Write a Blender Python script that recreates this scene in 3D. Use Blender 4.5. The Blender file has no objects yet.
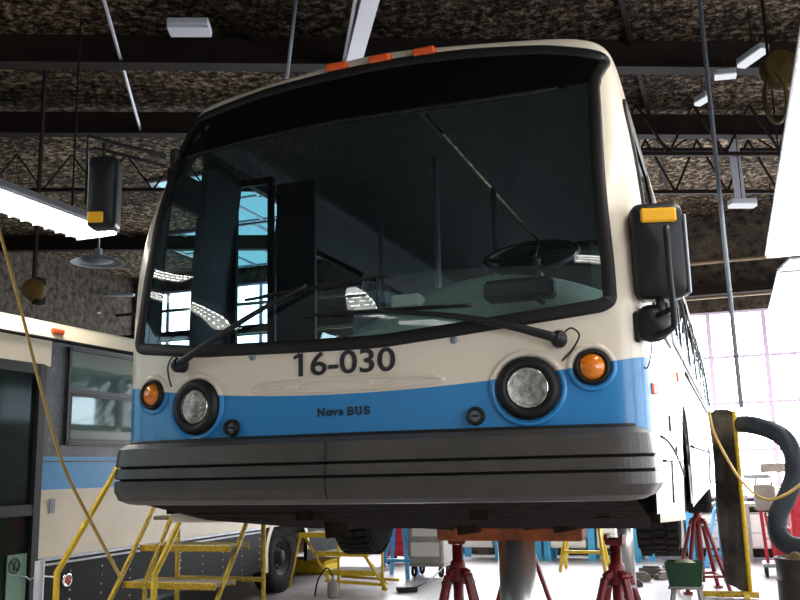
import bpy, bmesh, math, random
from mathutils import Vector, Matrix
from mathutils.bvhtree import BVHTree
from math import sin, cos, pi, radians, atan2, sqrt
random.seed(7)
SC = bpy.context.scene
COL = SC.collection

# ------------------------------------------------------------------ camera
CAM = Vector((1.5836, -3.6332, 1.75))
FPX, YAW, PITCH, ROLL = 893.6, .3475, .1858, -.0234
_f0 = Vector((-sin(YAW), cos(YAW), 0)); _r0 = Vector((cos(YAW), sin(YAW), 0)); _u0 = Vector((0, 0, 1))
FW = _f0*cos(PITCH) + _u0*sin(PITCH); _up = -_f0*sin(PITCH) + _u0*cos(PITCH)
RT = _r0*cos(ROLL) + _up*sin(ROLL); UP = -_r0*sin(ROLL) + _up*cos(ROLL)
cd = bpy.data.cameras.new('camera'); cam = bpy.data.objects.new('camera', cd); COL.objects.link(cam)
cd.sensor_width = 36; cd.lens = FPX*36/800; cd.clip_start = .05; cd.clip_end = 200
cam.matrix_world = Matrix(((RT.x, UP.x, -FW.x, CAM.x), (RT.y, UP.y, -FW.y, CAM.y), (RT.z, UP.z, -FW.z, CAM.z), (0, 0, 0, 1)))
SC.camera = cam
def ray(x, y): return FW + RT*((x-400)/FPX) + UP*((300-y)/FPX)
def pl(x, y, ax, v):
    d = ray(x, y); return CAM + d*((v-CAM[ax])/d[ax])
def ax_(x, y, v): return pl(x, y, 0, v)
def ay(x, y, v): return pl(x, y, 1, v)
def az(x, y, v): return pl(x, y, 2, v)

# ------------------------------------------------------------------ materials
def S(v): return tuple(v) + (1,) if len(v) == 3 else v
def sr(r, g, b):
    def f(c):
        c /= 255; return c/12.92 if c <= .04045 else ((c+.055)/1.055)**2.4
    return (f(r), f(g), f(b))
def mat(name, col, rough=.5, metal=0, noise=None, col2=None, bump=0, bscale=30, emit=None, estr=0, coat=0, spec=.5):
    m = bpy.data.materials.new(name); m.use_nodes = True
    nt = m.node_tree; b = nt.nodes['Principled BSDF']
    b.inputs['Base Color'].default_value = S(col); b.inputs['Roughness'].default_value = rough
    b.inputs['Metallic'].default_value = metal; b.inputs['Coat Weight'].default_value = coat
    b.inputs['Specular IOR Level'].default_value = spec
    tc = nt.nodes.new('ShaderNodeTexCoord')
    if noise:
        n = nt.nodes.new('ShaderNodeTexNoise'); n.inputs['Scale'].default_value = noise; n.inputs['Detail'].default_value = 8
        n.inputs['Roughness'].default_value = .65
        nt.links.new(tc.outputs['Object'], n.inputs['Vector'])
        r = nt.nodes.new('ShaderNodeValToRGB'); r.color_ramp.elements[0].position = .35; r.color_ramp.elements[1].position = .65
        r.color_ramp.elements[0].color = S(col2 if col2 else tuple(c*.7 for c in col)); r.color_ramp.elements[1].color = S(col)
        nt.links.new(n.outputs['Fac'], r.inputs['Fac']); nt.links.new(r.outputs['Color'], b.inputs['Base Color'])
    if bump:
        n2 = nt.nodes.new('ShaderNodeTexNoise'); n2.inputs['Scale'].default_value = bscale; n2.inputs['Detail'].default_value = 6
        nt.links.new(tc.outputs['Object'], n2.inputs['Vector'])
        bp = nt.nodes.new('ShaderNodeBump'); bp.inputs['Strength'].default_value = bump; bp.inputs['Distance'].default_value = .05
        nt.links.new(n2.outputs['Fac'], bp.inputs['Height']); nt.links.new(bp.outputs['Normal'], b.inputs['Normal'])
    if emit:
        b.inputs['Emission Color'].default_value = S(emit); b.inputs['Emission Strength'].default_value = estr
    return m
def glass(name, tint, alpha_rough=.0, ior=1.5, boost=1.0):
    m = bpy.data.materials.new(name); m.use_nodes = True
    nt = m.node_tree; nt.nodes.clear()
    o = nt.nodes.new('ShaderNodeOutputMaterial'); mx = nt.nodes.new('ShaderNodeMixShader')
    t = nt.nodes.new('ShaderNodeBsdfTransparent'); t.inputs['Color'].default_value = S(tint)
    g = nt.nodes.new('ShaderNodeBsdfGlossy'); g.inputs['Roughness'].default_value = alpha_rough
    g.inputs['Color'].default_value = (.9*boost, .97*boost, boost, 1)
    fr = nt.nodes.new('ShaderNodeFresnel'); ge = nt.nodes.new('ShaderNodeNewGeometry')
    m1 = nt.nodes.new('ShaderNodeMath'); m1.operation = 'MULTIPLY_ADD'; m1.inputs[1].default_value = -2; m1.inputs[2].default_value = 1
    m2 = nt.nodes.new('ShaderNodeMath'); m2.operation = 'POWER'; m2.inputs[0].default_value = ior      # thin pane: same reflectance from both faces
    nt.links.new(ge.outputs['Backfacing'], m1.inputs[0]); nt.links.new(m1.outputs[0], m2.inputs[1]); nt.links.new(m2.outputs[0], fr.inputs['IOR'])
    nt.links.new(fr.outputs['Fac'], mx.inputs['Fac']); nt.links.new(t.outputs[0], mx.inputs[1]); nt.links.new(g.outputs[0], mx.inputs[2])
    nt.links.new(mx.outputs[0], o.inputs['Surface'])
    return m
def emitter(name, col, strength):
    m = bpy.data.materials.new(name); m.use_nodes = True
    nt = m.node_tree; nt.nodes.clear()
    o = nt.nodes.new('ShaderNodeOutputMaterial'); e = nt.nodes.new('ShaderNodeEmission')
    e.inputs['Color'].default_value = S(col); e.inputs['Strength'].default_value = strength
    nt.links.new(e.outputs[0], o.inputs['Surface'])
    return m

M = {}
CREAM, BLUE = (.68, .61, .50), (.016, .20, .48)
M['cream'] = mat('cream_paint', CREAM, .33, noise=3, col2=(.60, .54, .44), coat=.25)
M['cream2'] = mat('cream_paint_dull', (.78, .69, .54), .4, noise=2.5, col2=(.70, .61, .46))
M['blue'] = mat('blue_paint', (.03, .33, .70), .4, noise=3, col2=(.025, .29, .64))
M['rubber'] = mat('black_rubber', (.010, .010, .010), .5, spec=.25)
M['black'] = mat('black_plastic', (.010, .011, .013), .45, spec=.3)
M['gloss_black'] = mat('gloss_black', (.003, .003, .003), .12, spec=.12)
M['bumper'] = mat('bumper_plastic', (.050, .045, .040), .38, noise=8, col2=(.036, .033, .030), bump=.06, bscale=60)
M['chrome'] = mat('chrome', (.75, .76, .78), .12, 1)
M['steel'] = mat('hoist_steel', (.78, .78, .76), .30, .85, noise=3, col2=(.60, .59, .54))
M['dull_steel'] = mat('dull_steel', (.35, .36, .38), .4, .8, noise=6)
M['amber'] = mat('amber_lens', (.62, .15, .004), .2, noise=60, col2=(.75, .21, .01), coat=.6)
M['amber_flat'] = mat('yellow_reflector', (.80, .40, .01), .3)
M['red_lens'] = mat('red_lens', (.5, .04, .01), .25)
M['orange_lens'] = mat('orange_lens', (.75, .10, .02), .3)
M['reflector'] = mat('lamp_reflector', (1, 1, .96), .30, .25, noise=34, col2=(.42, .41, .36), bump=.8, bscale=34)
M['lens'] = glass('clear_lens', (.97, .97, .97), .15, 1.3)
M['windshield'] = glass('windshield_glass', (.62, .76, .78), 0, 1.60)
M['side_glass'] = glass('side_glass', (.42, .48, .5), 0, 1.5)
M['door_glass'] = glass('door_glass', (.8, .95, 1.0), 0, 1.5)
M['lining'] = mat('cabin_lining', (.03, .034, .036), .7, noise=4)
M['dash'] = mat('dashboard', (.40, .50, .45), .5, noise=5)
M['dash_dark'] = mat('instrument_cluster', (.012, .015, .016), .5)
M['paper'] = mat('pale_papers', (.6, .6, .52), .6)
M['under'] = mat('undercarriage', (.012, .009, .007), .9, spec=.1, noise=5, col2=(.008, .006, .005), bump=.5, bscale=12)
M['under_rust'] = mat('rusty_beam', (.034, .020, .014), .85, spec=.1, noise=9, col2=(.008, .005, .004))
M['tire'] = mat('tire_rubber', (.014, .012, .010), .8, noise=10, bump=.3, bscale=25, spec=.2)
M['hoist_red'] = mat('hoist_orange_red', (.50, .12, .03), .55, noise=9, col2=(.20, .06, .02))
M['stand_red'] = mat('stand_red', (.24, .012, .016), .45, noise=12, col2=(.13, .008, .01))
M['yellow'] = mat('yellow_paint', (.72, .50, .015), .5, noise=22, col2=(.50, .33, .012))
M['yellow2'] = mat('worn_yellow_paint', (.66, .45, .02), .55, noise=45, col2=(.2, .13, .02))
M['tread'] = mat('stair_tread', (.30, .26, .19), .8, noise=20, col2=(.16, .14, .1))
M['cord'] = mat('tan_cord', (.42, .27, .06), .6)
M['yhose'] = mat('yellow_hose', (.40, .25, .05), .5)
M['skyblue'] = mat('stand_blue', (.10, .42, .75), .5, noise=14, col2=(.07, .30, .58))
M['darkblue'] = mat('bench_blue', (.05, .30, .52), .5)
M['toolred'] = mat('toolbox_red', (.50, .02, .04), .4)
M['grey'] = mat('machine_grey', (.30, .29, .27), .6, noise=8)
M['white'] = mat('bench_white', (.62, .62, .60), .5)
M['housing'] = mat('lamp_housing', (.42, .45, .50), .45, .2)
M['tube'] = emitter('fluorescent_tube', (1, .97, .90), 30)
M['diffuser'] = emitter('fluorescent_diffuser', (1, .95, .86), 22)
M['farlamp'] = emitter('distant_tube', (.93, .95, 1), .85)
M['winlight'] = emitter('frosted_daylight', (.93, .96, 1.0), 20)
M['winside'] = emitter('side_daylight', (.93, .96, 1.0), 6)
M['winsoft'] = emitter('shaded_daylight', (.93, .96, 1.0), 7)
M['roofglow'] = emitter('added_roof_glow', (.42, .80, .92), 1.0)  # added glow, stands for no known roof light
M['winteal'] = emitter('tinted_daylight', (.60, .90, 1.0), 2.2)
M['winadded'] = emitter('added_bright_pane', (.85, .97, 1.0), 7)  # for the window added behind the bus door panes
M['mullion'] = mat('window_mullion', (.55, .45, .62), .5)
M['green'] = mat('bin_green', (.006, .05, .02), .4)
M['rag'] = mat('rag', (.45, .43, .30), .9, noise=20)
M['wood'] = mat('wood_block', (.22, .19, .16), .8, noise=14)
M['screen'] = mat('welding_screen', (.13, .11, .09), .26, .4, noise=2.2, col2=(.025, .02, .018), bump=.5, bscale=5)
M['hose'] = mat('exhaust_hose', (.010, .016, .024), .55, spec=.3)
M['drum'] = mat('drum_black', (.018, .013, .011), .5, noise=8)
M['skirt'] = mat('skirt_black', (.006, .006, .007), .6, noise=6, spec=.15)
M['hub'] = mat('dark_hub', (.03, .025, .02), .7, noise=8)  # dark patchy base colour
M['winframe'] = mat('window_band_metal', (.085, .088, .10), .35, .4, noise=7, col2=(.05, .05, .06))
M['darkglass'] = mat('parked_bus_glass', (.09, .155, .145), .04, .0, coat=.6, spec=.9)
M['doorglass2'] = mat('parked_bus_door_glass', (.006, .012, .010), .1, 0, noise=2.5, col2=(.016, .03, .025), spec=.2)
M['mint'] = mat('notice_green', (.14, .26, .19), .6)
M['ink'] = mat('black_lettering', (.01, .01, .018), .4)
M['brown_pipe'] = mat('brown_pipe', (.13, .085, .04), .6, noise=5)
M['beam'] = mat('dark_roof_steel', (.012, .008, .006), .85, noise=4, spec=.12)
M['strut'] = mat('pale_strut', (.42, .42, .50), .5)
M['reel'] = mat('reel_ochre', (.06, .036, .006), .7, noise=12, col2=(.03, .02, .006), spec=.15)
M['gtext'] = mat('bluegrey_metal', (.20, .23, .27), .5, .3)

# floor: pale worn concrete; roof: sprayed rough insulation
M['floor'] = mat('concrete_floor', (.52, .49, .50), .35, noise=1.1, col2=(.36, .34, .34), bump=.04, bscale=6)
def ceiling_mat():
    m = bpy.data.materials.new('sprayed_ceiling'); m.use_nodes = True; nt = m.node_tree; b = nt.nodes['Principled BSDF']
    b.inputs['Roughness'].default_value = .95; b.inputs['Specular IOR Level'].default_value = .1
    tc = nt.nodes.new('ShaderNodeTexCoord')
    n1 = nt.nodes.new('ShaderNodeTexNoise'); n1.inputs['Scale'].default_value = 13; n1.inputs['Detail'].default_value = 9; n1.inputs['Roughness'].default_value = .75
    n2 = nt.nodes.new('ShaderNodeTexNoise'); n2.inputs['Scale'].default_value = .5; n2.inputs['Detail'].default_value = 3
    for n in (n1, n2): nt.links.new(tc.outputs['Object'], n.inputs['Vector'])
    r = nt.nodes.new('ShaderNodeValToRGB'); e = r.color_ramp.elements
    e[0].position = .44; e[0].color = (.005, .0035, .002, 1); e[1].position = .64; e[1].color = (.38, .29, .20, 1)
    x = e.new(.53); x.color = (.075, .054, .036, 1)
    mp = nt.nodes.new('ShaderNodeMapRange'); mp.inputs[1].default_value = .3; mp.inputs[2].default_value = .7; mp.inputs[3].default_value = .55; mp.inputs[4].default_value = 1.5
    mx = nt.nodes.new('ShaderNodeVectorMath'); mx.operation = 'SCALE'
    nt.links.new(n1.outputs['Fac'], r.inputs['Fac']); nt.links.new(n2.outputs['Fac'], mp.inputs[0])
    nt.links.new(r.outputs['Color'], mx.inputs[0]); nt.links.new(mp.outputs[0], mx.inputs['Scale'])
    nt.links.new(mx.outputs[0], b.inputs['Base Color'])
    bp = nt.nodes.new('ShaderNodeBump'); bp.inputs['Strength'].default_value = 1; bp.inputs['Distance'].default_value = .12
    nt.links.new(n1.outputs['Fac'], bp.inputs['Height']); nt.links.new(bp.outputs['Normal'], b.inputs['Normal'])
    return m
M['ceiling'] = ceiling_mat()
M['wall'] = mat('dark_wall_panel', (.085, .068, .054), .9, spec=.15, noise=7, col2=(.014, .011, .008), bump=.9, bscale=9)
M['wall_pale'] = mat('pale_wall', (.45, .44, .42), .8, noise=2)

def livery():
    m = bpy.data.materials.new('bus_livery'); m.use_nodes = True; nt = m.node_tree; b = nt.nodes['Principled BSDF']
    b.inputs['Roughness'].default_value = .33; b.inputs['Coat Weight'].default_value = .25
    tc = nt.nodes.new('ShaderNodeTexCoord'); sp = nt.nodes.new('ShaderNodeSeparateXYZ'); nt.links.new(tc.outputs['Object'], sp.inputs[0])
    def mth(op, a, c=None, d=None):
        n = nt.nodes.new('ShaderNodeMath'); n.operation = op
        for i, v in enumerate((a, c, d)):
            if v is None: continue
            if isinstance(v, (int, float)): n.inputs[i].default_value = v
            else: nt.links.new(v, n.inputs[i])
        return n.outputs[0]
    # upper edge of the blue band rises towards the corners
    top = mth('MULTIPLY_ADD', mth('MULTIPLY', sp.outputs['X'], sp.outputs['X']), .064, 2.078)
    below = mth('LESS_THAN', sp.outputs['Z'], top)
    # blue left off the side: glare washing it out is put into the colour
    yl = mth('MULTIPLY_ADD', mth('SUBTRACT', sp.outputs['Z'], 1.84), 1.1, .38)
    front = mth('LESS_THAN', sp.outputs['Y'], yl)
    fac = mth('MULTIPLY', below, front)
    n = nt.nodes.new('ShaderNodeTexNoise'); n.inputs['Scale'].default_value = 2.2; n.inputs['Detail'].default_value = 7
    nt.links.new(tc.outputs['Object'], n.inputs['Vector'])
    def mixc(f, A, B):
        x = nt.nodes.new('ShaderNodeMix'); x.data_type = 'RGBA'
        if isinstance(f, (int, float)): x.inputs[0].default_value = f
        else: nt.links.new(f, x.inputs[0])
        for i, v in ((6, A), (7, B)):
            if isinstance(v, tuple): x.inputs[i].default_value = S(v)
            else: nt.links.new(v, x.inputs[i])
        return x.outputs[2]
    cr = mixc(n.outputs['Fac'], tuple(c*.92 for c in CREAM), tuple(min(1, c*1.07) for c in CREAM))
    bl = mixc(n.outputs['Fac'], tuple(c*.88 for c in BLUE), tuple(c*1.1 for c in BLUE))
    nt.links.new(mixc(fac, cr, bl), b.inputs['Base Color'])
    return m
M['livery'] = livery()

# ------------------------------------------------------------------ mesh builder
class MB:
    def __init__(s): s.v = []; s.f = []; s.sm = []
    def add(s, V, F, smooth=False):
        o = len(s.v); s.v += [Vector(v) for v in V]; s.f += [tuple(i+o for i in f) for f in F]; s.sm += [smooth]*len(F); return s
    def box(s, c, d, rz=0, R=None, bev=0):
        c = Vector(c); x, y, z = [k/2 for k in d]
        R = R if R is not None else Matrix.Rotation(rz, 3, 'Z')
        b = min(bev, x*.9, y*.9, z*.9)
        if b > 0:
            V = []; idx = {}
            for sx in (-1, 1):
                for sy in (-1, 1):
                    for sz in (-1, 1):
                        for k, p in enumerate(((x, y-b, z-b), (x-b, y, z-b), (x-b, y-b, z))):
                            idx[(sx, sy, sz, k)] = len(V); V.append(c + R @ Vector((sx*p[0], sy*p[1], sz*p[2])))
            F = []
            for a in (-1, 1):
                F.append([idx[(a, p, q, 0)] for p, q in ((-1, -1), (1, -1), (1, 1), (-1, 1))])
                F.append([idx[(p, a, q, 1)] for p, q in ((-1, -1), (1, -1), (1, 1), (-1, 1))])
                F.append([idx[(p, q, a, 2)] for p, q in ((-1, -1), (1, -1), (1, 1), (-1, 1))])
            for p in (-1, 1):
                for q in (-1, 1):
                    F.append([idx[(p, q, -1, 0)], idx[(p, q, 1, 0)], idx[(p, q, 1, 1)], idx[(p, q, -1, 1)]])
                    F.append([idx[(p, -1, q, 0)], idx[(p, 1, q, 0)], idx[(p, 1, q, 2)], idx[(p, -1, q, 2)]])
                    F.append([idx[(-1, p, q, 1)], idx[(1, p, q, 1)], idx[(1, p, q, 2)], idx[(-1, p, q, 2)]])
                    for r in (-1, 1): F.append([idx[(p, q, r, 0)], idx[(p, q, r, 1)], idx[(p, q, r, 2)]])
            return s.add(V, F)
        V = [c + R @ Vector((a*x, b_*y, e*z)) for a in (-1, 1) for b_ in (-1, 1) for e in (-1, 1)]
        return s.add(V, [(0, 1, 3, 2), (4, 6, 7, 5), (0, 4, 5, 1), (2, 3, 7, 6), (0, 2, 6, 4), (1, 5, 7, 3)])
    def bar(s, a, b, w, h=None, up=(0, 0, 1), bev=0):
        a, b = Vector(a), Vector(b); h = h or w
        d = (b-a); L = d.length; d.normalize(); u = Vector(up)
        if abs(d.dot(u)) > .99: u = Vector((1, 0, 0))
        n = d.cross(u).normalized(); u = n.cross(d)
        return s.box((a+b)/2, (L, w, h), R=Matrix((d, n, u)).transposed(), bev=bev)
    def tube(s, pts, r, n=10, cap=True, closed=False):
        pts = [Vector(p) for p in pts]; N = len(pts); V = []; F = []
        rr = r if isinstance(r, (list, tuple)) else [r]*N
        u = None
        for i, p in enumerate(pts):
            if closed: d = pts[(i+1) % N]-pts[i-1]
            else: d = (pts[min(i+1, N-1)]-pts[max(i-1, 0)])
            d.normalize()
            if u is None: u = d.orthogonal().normalized()
            u = (u - d*u.dot(d)).normalized(); w = d.cross(u)
            for k in range(n):
                a = 2*pi*k/n; V.append(p + (u*cos(a)+w*sin(a))*rr[i])
        for i in range(N if closed else N-1):
            j = (i+1) % N
            for k in range(n):
                F.append((i*n+k, i*n+(k+1) % n, j*n+(k+1) % n, j*n+k))
        s.add(V, F, True)
        if cap and not closed:
            o = len(s.v)-len(V)
            s.f.append(tuple(o+k for k in reversed(range(n)))); s.f.append(tuple(o+(N-1)*n+k for k in range(n))); s.sm += [False, False]
        return s
    def lathe(s, prof, c, axis=(0, 0, 1), n=32, smooth=True):
        c = Vector(c); d = Vector(axis).normalized(); u = d.orthogonal().normalized(); w = d.cross(u); V = []; F = []
        for (r, h) in prof:
            for k in range(n):
                a = 2*pi*k/n; V.append(c + d*h + (u*cos(a)+w*sin(a))*max(r, 1e-4))
        for i in range(len(prof)-1):
            for k in range(n): F.append((i*n+k, i*n+(k+1) % n, (i+1)*n+(k+1) % n, (i+1)*n+k))
        return s.add(V, F, smooth)
    def disc(s, c, axis, r, n=32):
        c = Vector(c); d = Vector(axis).normalized(); u = d.orthogonal().normalized(); w = d.cross(u)
        return s.add([c+(u*cos(2*pi*k/n)+w*sin(2*pi*k/n))*r for k in range(n)], [tuple(range(n))])
    def build(s, name, m, parent=None, loc=None):
        me = bpy.data.meshes.new(name); org = Vector(loc) if loc is not None else Vector((0, 0, 0))
        if parent is not None: org = Vector(parent['_org'])
        me.from_pydata([v-org for v in s.v], [], s.f); me.update()
        bm = bmesh.new(); bm.from_mesh(me); bmesh.ops.recalc_face_normals(bm, faces=bm.faces); bm.to_mesh(me); bm.free()
        for p, f in zip(me.polygons, s.sm): p.use_smooth = f
        o = bpy.data.objects.new(name, me); COL.objects.link(o); me.materials.append(M[m] if isinstance(m, str) else m)
        if parent is not None: o.parent = parent
        else: o.location = org
        o['_org'] = list(org)
        return o
def tag(o, label=None, cat=None, group=None, kind=None):
    if label: o['label'] = label
    if cat: o['category'] = cat
    if group: o['group'] = group
    if kind: o['kind'] = kind
    return o
def thing(name, label, cat, loc, group=None):
    o = bpy.data.objects.new(name, None); COL.objects.link(o); o.location = loc; o['_org'] = list(loc); o.empty_display_size = .1
    return tag(o, label, cat, group)
def copy_tree(o, parent=None):
    c = o.copy(); COL.objects.link(c)
    if parent is not None: c.parent = parent
    for ch in [x for x in bpy.data.objects if x.parent == o]: copy_tree(ch, c)
    return c
def arc_pts(pts, n=6):
    """Catmull-Rom through points"""
    P = [Vector(p) for p in pts]; P = [P[0]*2-P[1]] + P + [P[-1]*2-P[-2]]; out = []
    for i in range(1, len(P)-2):
        for k in range(n):
            t = k/n; a, b, c, d = P[i-1], P[i], P[i+1], P[i+2]
            out.append(.5*((2*b)+(c-a)*t+(2*a-5*b+4*c-d)*t*t+(3*b-a-3*c+d)*t**3))
    out.append(P[-2]); return out

# ------------------------------------------------------------------ setting
XL, XR, YB, YF, ZC = -12.0, 7.5, -12.0, 14.5, 6.5
def struct(name, mb, m, parent=None):
    o = mb.build(name, m, parent)
    if parent is None: o['kind'] = 'structure'
    return o
struct('floor', MB().box(((XL+XR)/2, (YB+YF)/2, -.1), (XR-XL+.6, YF-YB+.6, .2)), 'floor')
struct('ceiling', MB().box(((XL+XR)/2, (YB+YF)/2, ZC+.1), (XR-XL+.6, YF-YB+.6, .2)), 'ceiling')
def wall_with_holes(name, plane, v, a0, a1, holes, m, thick=.25):
    """plane 'x' or 'y' ; holes = (a0,a1,z0,z1)"""
    mb = MB(); cuts = sorted(holes); cur = a0
    def bx(p, q, z0, z1):
        if q-p < .01 or z1-z0 < .01: return
        if plane == 'y': mb.box(((p+q)/2, v, (z0+z1)/2), (q-p, thick, z1-z0))
        else: mb.box((v, (p+q)/2, (z0+z1)/2), (thick, q-p, z1-z0))
    for (h0, h1, z0, z1) in cuts:
        bx(cur, h0, 0, ZC); bx(h0, h1, 0, z0); bx(h0, h1, z1, ZC); cur = h1
    bx(cur, a1, 0, ZC)
    return struct(name, mb, m)
WIN = 0
def window(plane, v, hole, inner, pm, nx=3, nz=4, mm='mullion'):
    global WIN; WIN += 1
    h0, h1, z0, z1 = hole
    def P(a, z, off=0): return (a, v+off*inner, z) if plane == 'y' else (v+off*inner, a, z)
    fr = MB(); t = .085
    def bar(a, z, b, z2, w): fr.bar(P(a, z), P(b, z2), w, .06 if a == b else .045, up=(0, 1, 0) if plane == 'y' else (1, 0, 0))
    for i in range(nx+1): a = h0+(h1-h0)*i/nx; bar(a, z0, a, z1, t if 0 < i < nx else .1)
    for j in range(nz+1): z = z0+(z1-z0)*j/nz; bar(h0, z, h1, z, t*.7 if 0 < j < nz else .1)
    o = fr.build('window_%d' % WIN, mm); o['kind'] = 'structure'
    MB().add([P(h0, z0, -.06), P(h1, z0, -.06), P(h1, z1, -.06), P(h0, z1, -.06)], [(0, 1, 2, 3)]).build('pane', pm, o)
far = [(-11.85, -7.6, 2.6, 6.1), (-7.0, -3.8, 1.15, 4.58), (-3.5, -.1, 1.15, 4.58), (.35, 3.35, 1.05, 4.58), (3.6, 6.9, 1.05, 4.58)]
wall_with_holes('wall_far', 'y', YF+.12, XL, XR, far, 'wall')
window('y', YF+.05, far[0], -1, 'winadded', 5, 3)  # added glowing window, there to brighten the view through the bus door
for h in far[1:]: window('y', YF+.05, h, -1, 'winlight', 3, 4)  # those hidden behind the raised bus are added to brighten the floor
right = [(-8, -3.6, 1.0, 4.4), (-2.6, 2.4, 1.0, 4.4), (3.4, 8.0, 1.0, 4.4), (9, 13.2, 1.0, 4.4)]
wall_with_holes('wall_right', 'x', XR+.12, YB, YF, right, 'wall_pale')
for h in right: window('x', XR+.05, h, -1, 'winside' if h[0] > -3 else 'winsoft', 4, 4)
left = [(-9, -5, 2.2, 5.2), (-4, 0, 2.2, 5.2)]
wall_with_holes('wall_left', 'x', XL-.12, YB, YF, left, 'wall')
for h in left: window('x', XL-.05, h, 1, 'winteal', 4, 3)
struct('wall_back', MB().box(((XL+XR)/2, YB-.12, ZC/2), (XR-XL, .25, ZC)), 'wall_pale')

# teal glowing panels added in the roof to brighten the bus door panes
for (x0_, x1_, y0_, y1_) in ((-7.1, -4.4, 8.25, 10.95), (-9.3, -5.9, 11.15, 14.3)):
    WIN += 1; fr = MB()
    for i in range(5): x = x0_+(x1_-x0_)*i/4; fr.bar((x, y0_, ZC-.02), (x, y1_, ZC-.02), .06, .06)
    for i in range(3): y = y0_+(y1_-y0_)*i/2; fr.bar((x0_, y, ZC-.02), (x1_, y, ZC-.02), .06, .06)
    o = fr.build('window_%d' % WIN, 'gtext'); o['kind'] = 'structure'
    MB().add([(x0_, y0_, ZC-.01), (x1_, y0_, ZC-.01), (x1_, y1_, ZC-.01), (x0_, y1_, ZC-.01)], [(0, 1, 2, 3)]).build('pane', 'roofglow', o)
# roof steel: deep girders across the hall, purlins along it
TR = 0
def trim(mb, m='beam'):
    global TR; TR += 1
    return struct('trim_%d' % TR, mb, m)
BD = Vector((cos(radians(24)), sin(radians(24)), 0))
def clip(p, x0=XL, x1=XR, y0=YB, y1=YF):
    lo, hi = -99, 99
    for k, (a, b) in enumerate(((x0, x1), (y0, y1))):
        ta, tb = sorted(((a-p[k])/BD[k], (b-p[k])/BD[k])); lo = max(lo, ta); hi = min(hi, tb)
    return p+BD*lo, p+BD*hi
def girder(px, z, w, h):
    a, b = clip(az(px[0], px[1], z)); t = MB()
    t.bar((a.x, a.y, z+h/2), (b.x, b.y, z+h/2), .05, h).bar((a.x, a.y, z), (b.x, b.y, z), w, .03); trim(t)
def truss(px, z, H, w, x0=XL, x1=XR):
    a, b = clip(az(px[0], px[1], z), x0, x1); n = int((b-a).length/.75); t = MB(); t.bar(a, b, w, w)
    for i in range(n):
        p, q = a.lerp(b, i/n), a.lerp(b, (i+1)/n); m = (p+q)/2+Vector((0, 0, H)); t.bar(p, m, w*.5).bar(m, q, w*.5)
    trim(t)
girder((235, 66), 6.15, .20, .34); girder((80, 134), 6.15, .16, .3); girder((700, 70), 6.2, .14, .28); girder((100, 250), 6.2, .16, .3)
truss((700, 154), 5.75, .7, .055, -1.0); truss((700, 192), 5.6, .8, .055, -1.0); truss((720, 150), 6.2, .28, .05, -1.0); truss((80, 190), 5.9, .55, .05, XL, -4)
for x in (-9.4, -3.0, .9, 5.0):
    trim(MB().box((x, 2.2, ZC-.04), (.05, 24, .06)))
trim(MB().box(((XL+XR)/2, 14.2, 4.95), (XR-XL, .2, .18)), 'beam')
trim(MB().tube([(XL, 13.9, 5.5), (XR, 13.9, 5.42)], .04), 'brown_pipe')
trim(MB().tube([(XL, 13.7, 4.75), (XR, 13.7, 4.72)], .025), 'brown_pipe')

# ------------------------------------------------------------------ raised bus
BUS = thing('city_bus', 'white and blue city bus numbered 16-030 raised on the hoist, front towards us', 'bus', (0, 5, 1.1))
PLAN = [(0, 0), (.25, .005), (.5, .02), (.75, .047), (.95, .077), (1.10, .105), (1.18, .126), (1.235, .155), (1.268, .198), (1.285, .26), (1.292, .34), (1.295, .5), (1.295, .9), (1.295, 12.2)]
def interp(tab, v):
    if v <= tab[0][0]: return tab[0][1]
    for (a, b), (c, d) in zip(tab, tab[1:]):
        if v <= c: return b+(d-b)*(v-a)/(c-a)
    return tab[-1][1]
_pp = [p for p in arc_pts([(a, b, 0) for a, b in PLAN[:-1]], 10)] + [Vector((1.295, 12.2, 0))]
_tt = [0]
for a, b in zip(_pp, _pp[1:]): _tt.append(_tt[-1]+(b-a).length)
TX = [(t, p.x) for t, p in zip(_tt, _pp)]; TY = [(t, p.y) for t, p in zip(_tt, _pp)]; TMAX = _tt[-1]
X2T = [(p.x, t) for t, p in zip(_tt, _pp) if t < 1.75]
HZ = [(1.36, 1.28), (1.9, 1.295), (2.5, 1.295), (2.9, 1.285), (3.2, 1.262), (3.45, 1.232), (3.62, 1.212), (3.74, 1.19), (3.79, 1.15), (3.82, 1.06), (3.845, .88), (3.868, .62), (3.882, .36), (3.89, .02)]
RK = [(2.4, 0), (2.7, .015), (2.9, .045), (3.08, .09), (3.27, .165), (3.55, .285), (3.72, .36), (3.79, .385), (3.82, .395), (3.845, .405), (3.868, .42), (3.882, .445), (3.89, .50)]
def smooth_tab(tab, n=6):
    pts = arc_pts([(a, b, 0) for a, b in tab], n); return [(p.x, p.y) for p in pts]
HZs, RKs = smooth_tab(HZ), smooth_tab(RK)
def SP(t, z):
    a = abs(t); k = 1 if t >= 0 else -1
    return Vector((k*interp(TX, a)*interp(HZs, z)/1.295, min(12.2, interp(TY, a)+interp(RKs, z)), z))
def SN(t, z):
    e = .004; n = (SP(t+e, z)-SP(t-e, z)).cross(SP(t, z+e)-SP(t, z-e))
    n.normalize(); return n          # points outwards (towards -y at the front)
def X2(x, z): return (1 if x >= 0 else -1)*interp(X2T, min(abs(x)*1.295/interp(HZs, z), 1.2949))
tcols = []
t = 0
while t < 1.72: tcols.append(t); t += .02
while t < 5.6: tcols.append(t); t += .06
while t < TMAX: tcols.append(t); t += .16
tcols.append(TMAX); tcols = [-v for v in reversed(tcols[1:])] + tcols
zr = [1.38+.02*i for i in range(116)] + [3.70, 3.72, 3.74, 3.755, 3.77, 3.78, 3.79, 3.80, 3.81, 3.82, 3.83, 3.838, 3.845, 3.852, 3.858, 3.864, 3.87, 3.876, 3.882, 3.886, 3.8899]
NT = len(tcols)
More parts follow.
